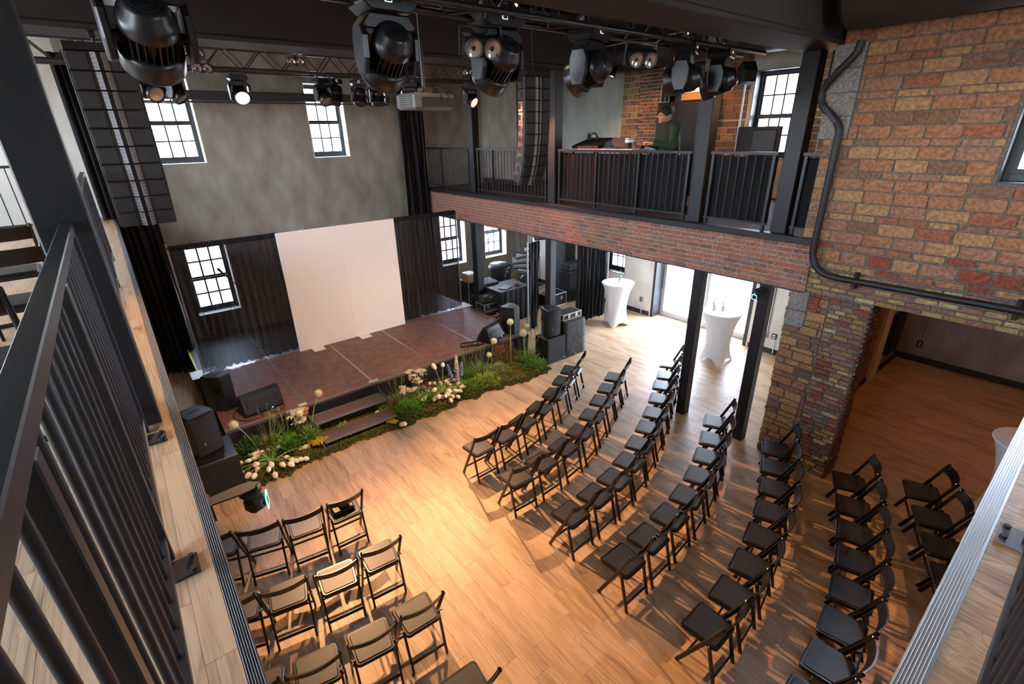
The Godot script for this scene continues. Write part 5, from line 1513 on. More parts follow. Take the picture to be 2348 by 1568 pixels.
# ---------------------------------------------------------------- backstage gear, tables, balcony
func cocktail_table(label: String, at: Vector3, turn: float) -> void:
	var o := thing("cocktail_table", label, "table", at, turn, "cocktail tables in white stretch cloth")
	var rows := []
	var prof := [[1.0, 1.1], [1.0, 1.085], [0.93, 1.04], [0.8, 0.9], [0.69, 0.72], [0.62, 0.52], [0.6, 0.36], [0.62, 0.2], [0.66, 0.08], [0.7, 0.0]]
	for j in prof.size():
		var r := []
		var low := clampf((0.6 - prof[j][1]) / 0.6, 0.0, 1.0)
		for i in 49:
			var a := TAU * i / 48
			var corner := pow(absf(cos(2.0 * a)), 3.0)
			var rad: float = 0.4 * prof[j][0] * (1.0 + low * low * (0.34 * corner - 0.08))
			var y: float = prof[j][1] + pow(low, 6.0) * 0.1 * (1.0 - corner)
			r.append(Vector3(cos(a) * rad, y, sin(a) * rad))
		rows.append(r)
	obj("stretch_cover", MB.new().sheet(rows), M.linen_white, o)
	obj("table_top", MB.new().lathe(Vector3.ZERO, [Vector2(0.0, 1.104), Vector2(0.385, 1.104), Vector2(0.4, 1.1), Vector2(0.405, 1.09), Vector2(0.4, 1.08)], 40), M.linen_white, o)
	obj("leg", MB.new().tube(Vector3(0, 0.03, 0), Vector3(0, 1.08, 0), 0.03), M.aluminium, o)


func vase(label: String, at: Vector3, kind: int) -> void:
	var o := thing("bud_vase", label, "vase", at, 0.0, "")
	var g := obj("pot", MB.new().lathe(Vector3.ZERO, [Vector2(0.0, 0.0), Vector2(0.03, 0.0), Vector2(0.042, 0.03), Vector2(0.04, 0.06), Vector2(0.03, 0.07)], 14), M.paper_white, o)
	var st := MB.new(); var lf := MB.new()
	for k in 3 + kind * 2:
		var tip := Vector3((rng.randf() - 0.5) * 0.08, 0.16 + 0.07 * k / (1 + kind), (rng.randf() - 0.5) * 0.08)
		st.tube(Vector3(0, 0.03, 0), tip, 0.004, 0.003, 5)
		for i in 5: leaf(lf, tip * rng.randf_range(0.4, 0.95), Vector3(rng.randf() - 0.5, 0.5, rng.randf() - 0.5).normalized(), 0.06, 0.02)
		if k == 0: obj("blossom", MB.new().ball(tip, Vector3(0.022, 0.026, 0.022), 8, 6), M.petal_white, o)
	obj("stems", st, M.stem_green, o)
	obj("leaves", lf, M.leaf_green, o)


func road_case(label: String, a: Vector3, b: Vector3, turn := 0.0, front := "gear_black") -> Node3D:
	var c := Vector3((a.x + b.x) / 2, a.y, (a.z + b.z) / 2)
	var s := (b - a).abs()
	var o := thing("road_case", label, "case", c, turn, "")
	obj("body", MB.new().box(Vector3(0, s.y / 2, 0), s - Vector3(0.008, 0.0, 0.008), 0.004), M.gear_black, o)
	var e := MB.new()
	for sx in [-1.0, 1.0]:
		for sz in [-1.0, 1.0]: e.box(Vector3(sx * (s.x / 2 - 0.01), s.y / 2, sz * (s.z / 2 - 0.01)), Vector3(0.024, s.y + 0.004, 0.024), 0.003)
		for yy in [0.0, 1.0]:
			e.box(Vector3(0, yy * (s.y - 0.012) + 0.006, sx * (s.z / 2 - 0.01)), Vector3(s.x, 0.022, 0.024), 0.003)
			e.box(Vector3(sx * (s.x / 2 - 0.01), yy * (s.y - 0.012) + 0.006, 0), Vector3(0.024, 0.022, s.z), 0.003)
	obj("edging", e, M.aluminium, o)
	obj("latch", MB.new().box(Vector3(s.x * 0.2, s.y * 0.6, s.z / 2 + 0.004), Vector3(0.07, 0.09, 0.012), 0.004).box(Vector3(-s.x * 0.2, s.y * 0.6, s.z / 2 + 0.004), Vector3(0.07, 0.09, 0.012), 0.004), M.chrome, o)
	return o


func build_gear() -> void:
	rng.seed = 55
	cocktail_table("white cocktail table near the window and the wall outlet", Vector3(9.36, 0, -7.52), 0.5)
	cocktail_table("white cocktail table between the two black columns, by the glass doors", Vector3(9.3, 0, -4.7), 0.75)
	cocktail_table("white cocktail table in the side room beside the opening", Vector3(7.7, 0, 0.14), 0.3)
	cocktail_table("white cocktail table outside on the terrace", Vector3(12.2, -0.03, -6.5), 0.3)
	vase("bud vase with a single calla on the table near the window", Vector3(9.38, 1.104, -7.5), 0)
	vase("small potted succulent on the table between the columns", Vector3(9.22, 1.104, -4.85), 1)
	vase("green stem vase on the table between the columns", Vector3(9.34, 1.104, -4.72), 0)
	vase("green plant on the terrace table", Vector3(12.15, 1.075, -6.5), 1)
	# draped case by the far subwoofer, two small cases on it
	var dc := thing("draped_case", "waist high case under a black satin cloth beside the far subwoofer", "case", Vector3(7.18, 0, -7.1))
	obj("case", MB.new().box(Vector3(0, 0.4, 0), Vector3(0.6, 0.8, 0.42), 0.01), M.gear_black, dc)
	var rows := []
	var fn := FastNoiseLite.new(); fn.seed = 3; fn.frequency = 2.2
	for j in 20:
		var r := []
		for i in 45:
			var a := TAU * i / 44
			var sq := 1.0 / maxf(absf(cos(a)) / 0.33, absf(sin(a)) / 0.25)
			var t := j / 19.0
			sq *= 1.0 + t * 0.05 + fn.get_noise_2d(i * 0.35 + t * 2.0, t * 1.2) * 0.09 * t
			r.append(Vector3(cos(a) * sq, 0.83 - t * 0.82, sin(a) * sq))
		rows.append(r)
	obj("cloth", MB.new().sheet(rows).box(Vector3(0, 0.825, 0), Vector3(0.6, 0.02, 0.44), 0.004), M.satin_black, dc)
	road_case("small black case lying on the draped case", Vector3(6.9, 0.84, -7.3), Vector3(7.46, 0.97, -6.95))
	# pipe and drape behind the loudspeakers
	for q in [[Vector3(7.32, 2.2, -8.58), Vector3(7.75, 2.2, -8.72), "narrow black drape on a silver pole behind the loudspeakers", 3.0], [Vector3(8.62, 2.75, -8.22), Vector3(9.62, 2.75, -8.12), "black drape hanging under the balcony near the window", 8.0]]:
		var o := thing("pipe_drape", q[2], "drape")
		obj("cloth", drape_mb(q[0], q[1], q[0].y - 0.03, q[3], 0.05, int(q[0].x * 10), 0.03), M.curtain_black, o)
		obj("upright", MB.new().tube(Vector3(q[0].x - 0.03, 0.0, q[0].z) if q[3] < 4 else Vector3(q[1].x + 0.03, 0.0, q[1].z), Vector3(q[0].x - 0.03, q[0].y + 0.04, q[0].z) if q[3] < 4 else Vector3(q[1].x + 0.03, q[1].y, q[1].z), 0.02), M.aluminium, o)
	# racks and cases behind the stage corner
	var crate := road_case("tall black rack case with a wooden box on top", Vector3(6.78, 0, -10.8), Vector3(7.12, 0.98, -10.4))
	tag(obj("wooden_box", MB.new().box(Vector3(6.95, 1.07, -10.6), Vector3(0.3, 0.18, 0.34), 0.01), M.wood_box), "wooden box on the tall rack case", "box")
	tag(obj("paper_stack", MB.new().box(Vector3(6.95, 1.175, -10.6), Vector3(0.26, 0.03, 0.3), 0.003), M.paper_white), "stack of white paper on the wooden box", "paper")
	var rk := road_case("open rack with patch cables at the stage corner", Vector3(6.62, 0, -9.95), Vector3(7.1, 0.42, -9.5))
	var pc := MB.new()
	for k in 12: pc.box(Vector3(-0.2 + (k % 6) * 0.075, 0.12 + (k / 6) * 0.16, 0.28), Vector3(0.05, 0.03, 0.02), 0.003)
	obj("patch_panel", pc, M.cable_white, rk)
	for k in 9:
		var m: String = ["cable_orange", "cable_white", "cable_blue", "cable_orange", "cable_white"][k % 5]
		var p := []
		var x := -0.2 + k * 0.045
		for i in 8:
			var t := i / 7.0
			p.append(Vector3(x + t * 0.1 + sin(t * 5 + k) * 0.03, 0.3 - t * 0.2 + sin(t * PI) * 0.12, 0.285 + sin(t * PI) * (0.06 + 0.012 * k)))
		obj("patch_cable", MB.new().pipe(p, 0.007, 6), M[m], rk)
	obj("indicator_light", MB.new().ball(Vector3(0.12, 0.34, 0.29), Vector3(0.01, 0.008, 0.006), 8, 5), M.red_lens, rk)
	road_case("flat black case on the open rack", Vector3(6.66, 0.43, -9.92), Vector3(7.08, 0.6, -9.54))
	tag(obj("equipment_case", MB.new().box(Vector3(6.9, 0.69, -9.75), Vector3(0.34, 0.18, 0.26), 0.02), M.gear_grey), "grey plastic case with a green label on the flat case", "case")
	tag(obj("case_label", MB.new().box(Vector3(6.93, 0.74, -9.618), Vector3(0.1, 0.035, 0.006), 0.001), M.leaf_lime), "green label on the grey plastic case", "label")
	var tb := thing("equipment_table", "black covered equipment table behind the stage corner", "table", Vector3(7.55, 0, -9.75))
	obj("top", MB.new().box(Vector3(0, 0.88, 0), Vector3(1.0, 0.03, 0.8), 0.006), M.gear_black, tb)
	obj("cloth", drape_mb(Vector3(-0.5, 0.88, 0.41), Vector3(0.5, 0.88, 0.41), 0.86, 6, 0.02, 71, 0.0).add(drape_mb(Vector3(-0.51, 0.88, -0.4), Vector3(-0.51, 0.88, 0.4), 0.86, 5, 0.02, 72, 0.0), Transform3D()), M.skirt_black, tb)
	tag(obj("laptop", MB.new().box(Vector3(7.4, 0.905, -9.6), Vector3(0.34, 0.02, 0.24), 0.004, Basis(Vector3.UP, 0.4)), M.gear_grey), "closed grey laptop on the equipment table", "laptop")
	var cc := MB.new()
	for k in 4:
		var p := []
		for i in 26: p.append(Vector3(7.78 + cos(i * 0.5) * (0.05 + k * 0.012), 0.905 + k * 0.008, -9.6 + sin(i * 0.5) * (0.05 + k * 0.01)))
		cc.pipe(p, 0.006, 5)
	tag(obj("cable_coil", cc, M.wood_box), "brown coil of cable on the equipment table", "cable")
	var mx := thing("mixing_desk", "small mixing desk on a stand beside the equipment table", "mixer", Vector3(7.3, 0, -10.3))
	obj("stand", MB.new().tube(Vector3(-0.16, 0, 0.2), Vector3(-0.16, 0.9, 0.2), 0.018).tube(Vector3(0.1, 0, 0.25), Vector3(0.1, 0.86, 0.25), 0.02).tube(Vector3(0.16, 0, 0.25), Vector3(0.16, 0.86, 0.25), 0.02).tube(Vector3(-0.16, 0, -0.2), Vector3(-0.16, 0.9, -0.2), 0.018), M.aluminium, mx)
	obj("surface", MB.new().box(Vector3(0.0, 0.93, 0.0), Vector3(0.5, 0.06, 0.44), 0.008, Basis(Vector3(1, 0, 0), 0.08)), M.gear_black, mx)
	var kn := MB.new()
	for k in 40: kn.tube(Vector3(-0.2 + (k % 8) * 0.057, 0.96, -0.16 + (k / 8) * 0.08), Vector3(-0.2 + (k % 8) * 0.057, 0.985, -0.16 + (k / 8) * 0.08), 0.009, -1, 6)
	obj("knob", kn, M.line_grey, mx)
	var dr := thing("drum_case", "round black drum case standing behind the equipment table", "drum case", Vector3(8.3, 0, -11.0))
	obj("shell", MB.new().lathe(Vector3.ZERO, [Vector2(0.0, 0.62), Vector2(0.3, 0.62), Vector2(0.32, 0.66), Vector2(0.32, 1.02), Vector2(0.3, 1.06)], 28).box(Vector3(0, 0.31, 0), Vector3(0.8, 0.62, 0.6), 0.02), M.plastic_black, dr)
	obj("lid", MB.new().lathe(Vector3.ZERO, [Vector2(0.34, 0.98), Vector2(0.345, 1.07), Vector2(0.3, 1.12), Vector2(0.0, 1.15)], 28), M.satin_black, dr)
	obj("buckle", MB.new().box(Vector3(-0.06, 0.85, 0.325), Vector3(0.03, 0.09, 0.012), 0.003).box(Vector3(-0.05, 0.72, 0.325), Vector3(0.06, 0.04, 0.012), 0.003), M.aluminium, dr)
	tag(obj("backpack", MB.new().ball(Vector3(8.6, 0.62, -10.2), Vector3(0.22, 0.3, 0.18), 16, 12).ball(Vector3(8.55, 0.45, -10.05), Vector3(0.16, 0.2, 0.1), 12, 8).box(Vector3(8.6, 0.17, -10.2), Vector3(0.5, 0.34, 0.4), 0.03), M.satin_black), "dark backpack on a case under the balcony", "backpack")
	# spiral stair
	var sp := thing("spiral_stair", "black spiral stair under the balcony", "stair", Vector3(9.35, 0, -10.75))
	obj("pole", MB.new().tube(Vector3.ZERO, Vector3(0, 2.88, 0), 0.05, -1, 14), M.black_steel, sp)
	for k in 11:
		var a := 0.5 + k * 0.48
		var y := 0.22 + k * 0.2
		obj("tread", MB.new().prism(Vector3(0, y, 0), [Vector2(0.04, -0.03), Vector2(0.62, -0.17), Vector2(0.62, 0.17), Vector2(0.04, 0.03)], 0.03, Basis(Vector3.UP, a) * Basis(Vector3(1, 0, 0), Vector3(0, 0, 1), Vector3(0, -1, 0)), 0.003), M.black_steel, sp)
		obj("riser", MB.new().box(Basis(Vector3.UP, a) * Vector3(0.34, -0.08, 0.1) + Vector3(0, y, 0), Vector3(0.54, 0.12, 0.01), 0.0, Basis(Vector3.UP, a - 0.24)), M.paper_white, sp)
		obj("baluster", MB.new().tube(Basis(Vector3.UP, a) * Vector3(0.61, 0, 0) + Vector3(0, y, 0), Basis(Vector3.UP, a) * Vector3(0.61, 0, 0) + Vector3(0, minf(y + 0.85, 2.86), 0), 0.009, -1, 6), M.rail_black, sp)
	road_case("black road case with silver edges behind the column", Vector3(8.85, 0, -9.95), Vector3(9.55, 0.36, -9.5))
	var ac := thing("bass_cabinet", "tall black amplifier cabinet beside the balcony curtain", "amplifier", Vector3(9.98, 0, -9.72))
	obj("cabinet", MB.new().box(Vector3(0, 0.45, 0), Vector3(0.66, 0.9, 0.42), 0.02), M.plastic_black, ac)
	obj("badge", MB.new().box(Vector3(0.1, 0.4, 0.214), Vector3(0.02, 0.09, 0.006), 0.002), M.aluminium, ac)
	tag(obj("equipment_case", MB.new().box(Vector3(9.95, 1.02, -9.72), Vector3(0.6, 0.22, 0.36), 0.03).box(Vector3(9.95, 1.03, -9.53), Vector3(0.3, 0.03, 0.02), 0.004), M.gear_black), "black equipment case on the amplifier cabinet", "case")
	tag(obj("tall_locker", MB.new().box(Vector3(10.2, 1.2, -10.3), Vector3(0.4, 2.4, 0.5), 0.01), M.charcoal_paint), "tall dark locker behind the amplifier cabinet", "locker")
	# wall fittings
	for q in [[Vector3(10.44, 0.4, -7.56), "grey", "outlet box on the wall near the window table"], [Vector3(10.44, 0.4, -4.22), "grey", "grey switch box on the wall beside the brick pier"], [Vector3(10.44, 0.42, -4.04), "black", "black outlet on the wall beside the brick pier"]]:
		var o := thing("wall_outlet", q[2], "outlet", q[0], 0.0, "")
		obj("plate", MB.new().box(Vector3(-0.015, 0, 0), Vector3(0.03, 0.12, 0.1), 0.004), M.outlet_grey if q[1] == "grey" else M.outlet_black, o)
		obj("socket", MB.new().box(Vector3(-0.031, 0.025, 0), Vector3(0.004, 0.03, 0.06), 0.001).box(Vector3(-0.031, -0.025, 0), Vector3(0.004, 0.03, 0.06), 0.001), M.outlet_black if q[1] == "grey" else M.paper_white, o)
		obj("conduit", MB.new().tube(Vector3(-0.02, -0.38 if q[1] == "black" or q[0].z < -7 else 0.06, 0.03), Vector3(-0.02, -0.06 if q[1] == "black" or q[0].z < -7 else 2.4, 0.03), 0.012, -1, 8), M.cable_white if q[0].z < -7 or q[1] == "black" else M.line_grey, o)
	var so := thing("wall_outlet", "black outlet on the back wall of the side room", "outlet", Vector3(12.295, 0.4, -1.93))
	obj("plate", MB.new().box(Vector3(-0.01, 0, 0), Vector3(0.02, 0.13, 0.09), 0.003), M.outlet_black, so)
	obj("socket", MB.new().box(Vector3(-0.021, 0.025, 0), Vector3(0.004, 0.025, 0.04), 0.001).box(Vector3(-0.021, -0.025, 0), Vector3(0.004, 0.025, 0.04), 0.001), M.paper_white, so)
	obj("conduit", MB.new().tube(Vector3(-0.012, 0.06, 0), Vector3(-0.012, 2.55, 0), 0.01, -1, 8), M.line_grey, so)
	var tv := thing("wall_heater", "black wall panel in the side room", "panel", Vector3(11.45, 0.8, -2.25))
	obj("body", MB.new().box(Vector3(0, 0, 0.03), Vector3(0.56, 0.85, 0.09), 0.006), M.gear_black, tv)
	obj("front", MB.new().box(Vector3(0, 0, 0.077), Vector3(0.48, 0.76, 0.008), 0.002), M.fixture_dark, tv)
	var cb := MB.new()
	cb.pipe([Vector3(10.42, 2.5, -4.0), Vector3(10.4, 2.2, -4.05), Vector3(10.4, 1.85, -4.2), Vector3(10.42, 2.1, -4.35)], 0.006, 6)
	cb.pipe([Vector3(10.42, 2.5, -3.9), Vector3(10.38, 1.9, -4.1), Vector3(10.4, 1.5, -3.95), Vector3(10.42, 1.45, -3.7)], 0.006, 6)
	tag(obj("cable", cb, M.cable_black), "black cables looping on the wall behind the brick pier", "cable")
	# black pipe on the brick wall
	var pp := thing("wall_pipe", "bent black pipe running down and along the brick wall", "pipe")
	var c := Curve3D.new()
	var pts := [Vector3(6.7, 5.42, -2.35), Vector3(6.7, 5.3, -2.37), Vector3(6.7, 5.12, -2.52), Vector3(6.75, 4.97, -2.64), Vector3(6.75, 4.81, -2.62), Vector3(6.72, 4.67, -2.46), Vector3(6.72, 4.54, -2.375), Vector3(6.72, 4.3, -2.37), Vector3(6.72, 3.22, -2.365), Vector3(6.72, 3.02, -2.33), Vector3(6.72, 2.89, -2.2), Vector3(6.72, 2.86, -2.03), Vector3(6.72, 2.86, -1.85), Vector3(6.72, 2.86, 2.4)]
	for q in pts: c.add_point(q)
	for k in range(1, pts.size() - 1):
		var tn: Vector3 = (pts[k + 1] - pts[k - 1]).normalized() * minf(pts[k].distance_to(pts[k - 1]), pts[k].distance_to(pts[k + 1])) * 0.38
		c.set_point_in(k, -tn); c.set_point_out(k, tn)
	var path := []
	for q in c.tessellate(4, 3): path.append(q)
	obj("tube", MB.new().pipe(path, 0.038, 14), M.black_steel, pp)
	for q in [[5.14, -2.5, 0.75], [4.7, -2.5, -0.75]]:
		obj("strap", MB.new().box(Vector3(6.69, q[0], q[1]), Vector3(0.02, 0.24, 0.05), 0.003, Basis(Vector3(1, 0, 0), q[2])), M.fixture_dark, pp)
	for z in [-1.84, -0.42, 1.0]:
		obj("bracket", MB.new().box(Vector3(6.76, 2.86, z), Vector3(0.1, 0.2, 0.04), 0.004).tube(Vector3(6.7, 2.94, z), Vector3(6.76, 2.94, z), 0.014), M.fixture_dark, pp)


func build_balcony() -> void:
	rng.seed = 66
	# black scrim tied behind the railings
	for q in [[-7.16, -4.36, "black cloth tied behind the long railing panel"], [-4.0, -3.1, "black cloth tied behind the railing by the display"], [-2.76, -2.44, "black cloth tied behind the short railing panel"]]:
		tag(obj("railing_cloth", drape_mb(Vector3(6.965, 4.22, q[0]), Vector3(6.965, 4.22, q[1]), 0.86, (q[1] - q[0]) * 3.0, 0.014, int(-q[0] * 10), 0.03), M.scrim_black), q[2], "cloth")
	# desk with sound gear
	var dk := thing("sound_desk", "pale topped desk with sound gear behind the balcony railing", "desk", Vector3(7.5, 3.27, -6.4))
	obj("top", MB.new().box(Vector3(0, 1.0, 0), Vector3(0.7, 0.035, 1.5), 0.006), M.paper_white, dk)
	for s in [[-1, -1], [1, -1], [1, 1], [-1, 1]]: obj("leg", MB.new().box(Vector3(s[0] * 0.3, 0.49, s[1] * 0.68), Vector3(0.04, 0.98, 0.04), 0.004), M.gear_black, dk)
	tag(obj("mixing_console", MB.new().prism(Vector3(7.45, 4.287, -6.75), [Vector2(-0.3, 0.0), Vector2(0.3, 0.0), Vector2(0.3, 0.16), Vector2(0.2, 0.18), Vector2(-0.3, 0.05)], 0.66, Basis(), 0.008), M.gear_black), "black mixing console on the balcony desk", "mixer")
	tag(obj("laptop", MB.new().box(Vector3(7.32, 4.3, -6.2), Vector3(0.24, 0.02, 0.34), 0.004).box(Vector3(7.46, 4.38, -6.2), Vector3(0.012, 0.18, 0.34), 0.003, Basis(Vector3(0, 0, 1), -0.4)), M.gear_grey), "open grey laptop on the balcony desk", "laptop")
	var hp := []
	for i in 17: hp.append(Vector3(7.5, 4.47 + sin(PI * i / 16.0) * 0.08, -6.85 + cos(PI * i / 16.0) * 0.09))
	tag(obj("headphones", MB.new().pipe(hp, 0.014, 8).ball(Vector3(7.5, 4.45, -6.94), Vector3(0.03, 0.045, 0.035), 10, 8).ball(Vector3(7.5, 4.45, -6.76), Vector3(0.03, 0.045, 0.035), 10, 8), M.fixture_dark), "black headphones on the mixing console", "headphones")
	tag(obj("bottle", MB.new().lathe(Vector3(7.55, 4.45, -7.02), [Vector2(0.0, 0.0), Vector2(0.03, 0.0), Vector2(0.032, 0.06), Vector2(0.014, 0.09), Vector2(0.014, 0.11), Vector2(0.0, 0.11)], 14), M.fixture_dark), "small dark bottle at the end of the mixing console", "bottle")
	var can := thing("coffee_can", "black and white coffee can on the balcony desk", "can", Vector3(7.42, 4.288, -5.93))
	obj("body", MB.new().lathe(Vector3.ZERO, [Vector2(0.0, 0.0), Vector2(0.07, 0.0), Vector2(0.07, 0.17), Vector2(0.066, 0.18), Vector2(0.0, 0.18)], 20), M.gear_black, can)
	obj("label", MB.new().lathe(Vector3.ZERO, [Vector2(0.0705, 0.1), Vector2(0.0712, 0.105), Vector2(0.0712, 0.145), Vector2(0.0705, 0.15)], 20).lathe(Vector3.ZERO, [Vector2(0.0705, 0.162), Vector2(0.0712, 0.165), Vector2(0.0705, 0.175)], 20), M.paper_white, can)
	tag(obj("red_ball", MB.new().ball(Vector3(7.4, 4.325, -5.76), Vector3(0.035, 0.035, 0.035), 12, 8), M.brick_red), "small red ball beside the coffee can", "ball")
	tag(obj("tape_roll", MB.new().lathe(Vector3(7.4, 4.29, -5.64), [Vector2(0.025, 0.0), Vector2(0.05, 0.0), Vector2(0.05, 0.045), Vector2(0.025, 0.045), Vector2(0.025, 0.0)], 18), M.gear_black), "roll of black tape on the balcony desk", "tape")
	# cabinet with boxes on top
	var cb := thing("storage_cabinet", "tall dark steel cabinet against the balcony brick wall", "cabinet", Vector3(9.95, 3.27, -6.52))
	obj("body", MB.new().box(Vector3(0, 0.92, 0), Vector3(0.6, 1.84, 0.98), 0.006), M.charcoal_paint, cb)
	for s in [-1.0, 1.0]:
		var d := obj("door", MB.new().box(Vector3(-0.306, 0.92, s * 0.245), Vector3(0.012, 1.78, 0.475), 0.003), M.black_steel, cb)
		obj("handle", MB.new().box(Vector3(-0.318, 1.0, s * 0.04), Vector3(0.012, 0.16, 0.02), 0.003), M.chrome, d)
	tag(obj("framed_case", MB.new().box(Vector3(9.85, 5.3, -6.88), Vector3(0.3, 0.38, 0.2), 0.01), M.gear_black), "black case with white edging on the storage cabinet", "case")
	var fe := MB.new()
	for z in [-6.985, -6.88, -6.78]: fe.box(Vector3(9.696, 5.3, z), Vector3(0.012, 0.38, 0.014), 0.002)
	for y in [5.115, 5.485]: fe.box(Vector3(9.696, y, -6.88), Vector3(0.012, 0.014, 0.22), 0.002)
	tag(obj("case_edging", fe, M.paper_white), "white edging of the case on the storage cabinet", "edging")
	tag(obj("metal_locker", MB.new().box(Vector3(10.0, 5.42, -6.58), Vector3(0.36, 0.62, 0.3), 0.008).box(Vector3(9.815, 5.45, -6.58), Vector3(0.012, 0.16, 0.03), 0.003), M.gear_grey), "grey upright metal box on the storage cabinet", "box")
	tag(obj("wooden_crate", MB.new().box(Vector3(9.85, 5.18, -6.2), Vector3(0.5, 0.13, 0.46), 0.01), M.wood_box), "flat wooden box on the storage cabinet", "box")
	tag(obj("white_carton", MB.new().box(Vector3(9.85, 5.31, -6.2), Vector3(0.44, 0.11, 0.4), 0.006), M.paper_white), "white carton on the flat wooden box", "carton")
	# display and equipment beside the thick post
	var tv := thing("display_screen", "dark display panel turned away behind the railing", "display", Vector3(8.9, 3.27, -4.36), 0.0)
	obj("panel", MB.new().box(Vector3(0, 1.12, 0), Vector3(0.06, 0.42, 0.74), 0.012), M.charcoal_paint, tv)
	obj("back_cover", MB.new().box(Vector3(-0.045, 1.1, 0.12), Vector3(0.04, 0.36, 0.4), 0.012), M.black_steel, tv)
	obj("stand", MB.new().box(Vector3(0.02, 0.45, 0), Vector3(0.05, 0.9, 0.1), 0.01).box(Vector3(0, 0.02, 0), Vector3(0.4, 0.03, 0.6), 0.006), M.gear_black, tv)
	obj("plate_label", MB.new().box(Vector3(-0.034, 0.94, 0.05), Vector3(0.01, 0.03, 0.13), 0.002), M.line_grey, tv)
	var ps := thing("speaker_stand", "small black loudspeaker on a silver pole beside the balcony window", "loudspeaker", Vector3(9.3, 3.27, -4.95))
	obj("pole", MB.new().tube(Vector3(0, 0.02, 0), Vector3(0, 2.1, 0), 0.016), M.aluminium, ps)
	obj("base", MB.new().lathe(Vector3.ZERO, [Vector2(0.0, 0.0), Vector2(0.2, 0.0), Vector2(0.2, 0.02), Vector2(0.0, 0.04)], 18), M.gear_black, ps)
	obj("cabinet", MB.new().prism(Vector3(0, 2.18, 0), [Vector2(-0.14, -0.13), Vector2(0.1, -0.17), Vector2(0.16, 0.12), Vector2(-0.02, 0.2), Vector2(-0.16, 0.05)], 0.24, Basis(Vector3.UP, 0.9), 0.012), M.gear_black, ps)
	tag(obj("amplifier_box", MB.new().box(Vector3(8.85, 3.72, -5.0), Vector3(0.4, 0.9, 0.4), 0.02), M.satin_black), "draped black box below the small loudspeaker", "box")
	# flood light near the brick corner
	var fl := thing("flood_light", "lit flood light hanging beside the brick corner", "lamp", Vector3(8.0, 5.02, -3.1), 0.0)
	obj("housing", MB.new().box(Vector3(0, 0.08, 0), Vector3(0.26, 0.1, 0.3), 0.015), M.fixture_black, fl)
	obj("bulb", MB.new().box(Vector3(0, 0.018, 0), Vector3(0.2, 0.03, 0.24), 0.004), M.bulb_warm, fl)
	obj("stem", MB.new().tube(Vector3(0, 0.12, 0), Vector3(0, 1.45, 0), 0.012), M.fixture_black, fl)
	var ol := OmniLight3D.new()
	ol.name = "flood_glow"; ol.position = Vector3(8.0, 4.96, -3.1); ol.light_color = Color(1.0, 0.76, 0.5); ol.light_energy = 0.4; ol.light_size = 0.08; ol.omni_range = 20.0; ol.shadow_enabled = true
	add_child(ol)
	var sh := thing("wire_shelf", "cluttered dark shelf of gold and silver gear beside the brick corner", "shelf", Vector3(8.7, 3.27, -3.0))
	for k in 5: obj("shelf", MB.new().box(Vector3(0, 0.3 + k * 0.34, 0), Vector3(0.5, 0.02, 0.5), 0.003), M.line_grey, sh)
	for s in [[-1, -1], [1, -1], [1, 1], [-1, 1]]: obj("upright", MB.new().tube(Vector3(s[0] * 0.24, 0, s[1] * 0.24), Vector3(s[0] * 0.24, 1.75, s[1] * 0.24), 0.012), M.line_grey, sh)
	for k in 8: tag(obj("storage_tin", MB.new().box(Vector3(8.6 + (k % 2) * 0.2, 3.27 + 0.37 + (k / 2) * 0.34, -3.08 + (k % 3) * 0.1), Vector3(0.16, 0.12, 0.2), 0.01), [M.petal_yellow, M.gear_black, M.chrome, M.wood_box][k % 4]), "small box on the cluttered shelf beside the brick corner", "box", "boxes on the cluttered shelf")
	# light for the balcony: two track heads under the ceiling
	for q in [[8.9, -7.7], [8.9, -6.0]]:
		var o := thing("track_light", "small warm track light over the far balcony", "lamp", Vector3(q[0], 5.62, q[1]), 0.0, "track lights over the far balcony")
		obj("can", MB.new().lathe(Vector3.ZERO, [Vector2(0.0, 0.2), Vector2(0.05, 0.2), Vector2(0.06, 0.1), Vector2(0.07, 0.0), Vector2(0.062, 0.0), Vector2(0.05, 0.04)], 16, Basis(Vector3(0, 0, 1), -0.5)), M.fixture_black, o)
		obj("bulb", MB.new().lathe(Vector3.ZERO, [Vector2(0.0, 0.045), Vector2(0.05, 0.04)], 14, Basis(Vector3(0, 0, 1), -0.5)), M.bulb_warm, o)
		obj("stem", MB.new().tube(Vector3(0.1, 0.18, 0), Vector3(0.1, 0.9, 0), 0.01), M.fixture_black, o)
		spot(Vector3(q[0], 5.6, q[1]) + Vector3(0.02, -0.04, 0), Vector3(10.2, 4.2, q[1]), Color(1.0, 0.72, 0.46), 1.6, 46.0, 0.05)
	# side room ceiling lights
	for q in [[8.6, -1.0], [10.6, -1.0], [8.6, 1.4], [10.6, 1.4]]:
		var o := thing("ceiling_downlight", "round warm downlight in the side room ceiling", "lamp", Vector3(q[0], 2.99, q[1]), 0.0, "downlights of the side room")
		obj("trim", MB.new().lathe(Vector3.ZERO, [Vector2(0.07, 0.0), Vector2(0.1, -0.004), Vector2(0.1, 0.008)], 20), M.reveal_white, o)
		obj("bulb", MB.new().lathe(Vector3.ZERO, [Vector2(0.0, -0.002), Vector2(0.07, -0.001)], 18), M.bulb_warm, o)
		spot(Vector3(q[0], 2.975, q[1]), Vector3(q[0], 0, q[1] + 0.001), Color(1.0, 0.64, 0.38), 0.5, 60.0, 0.07)


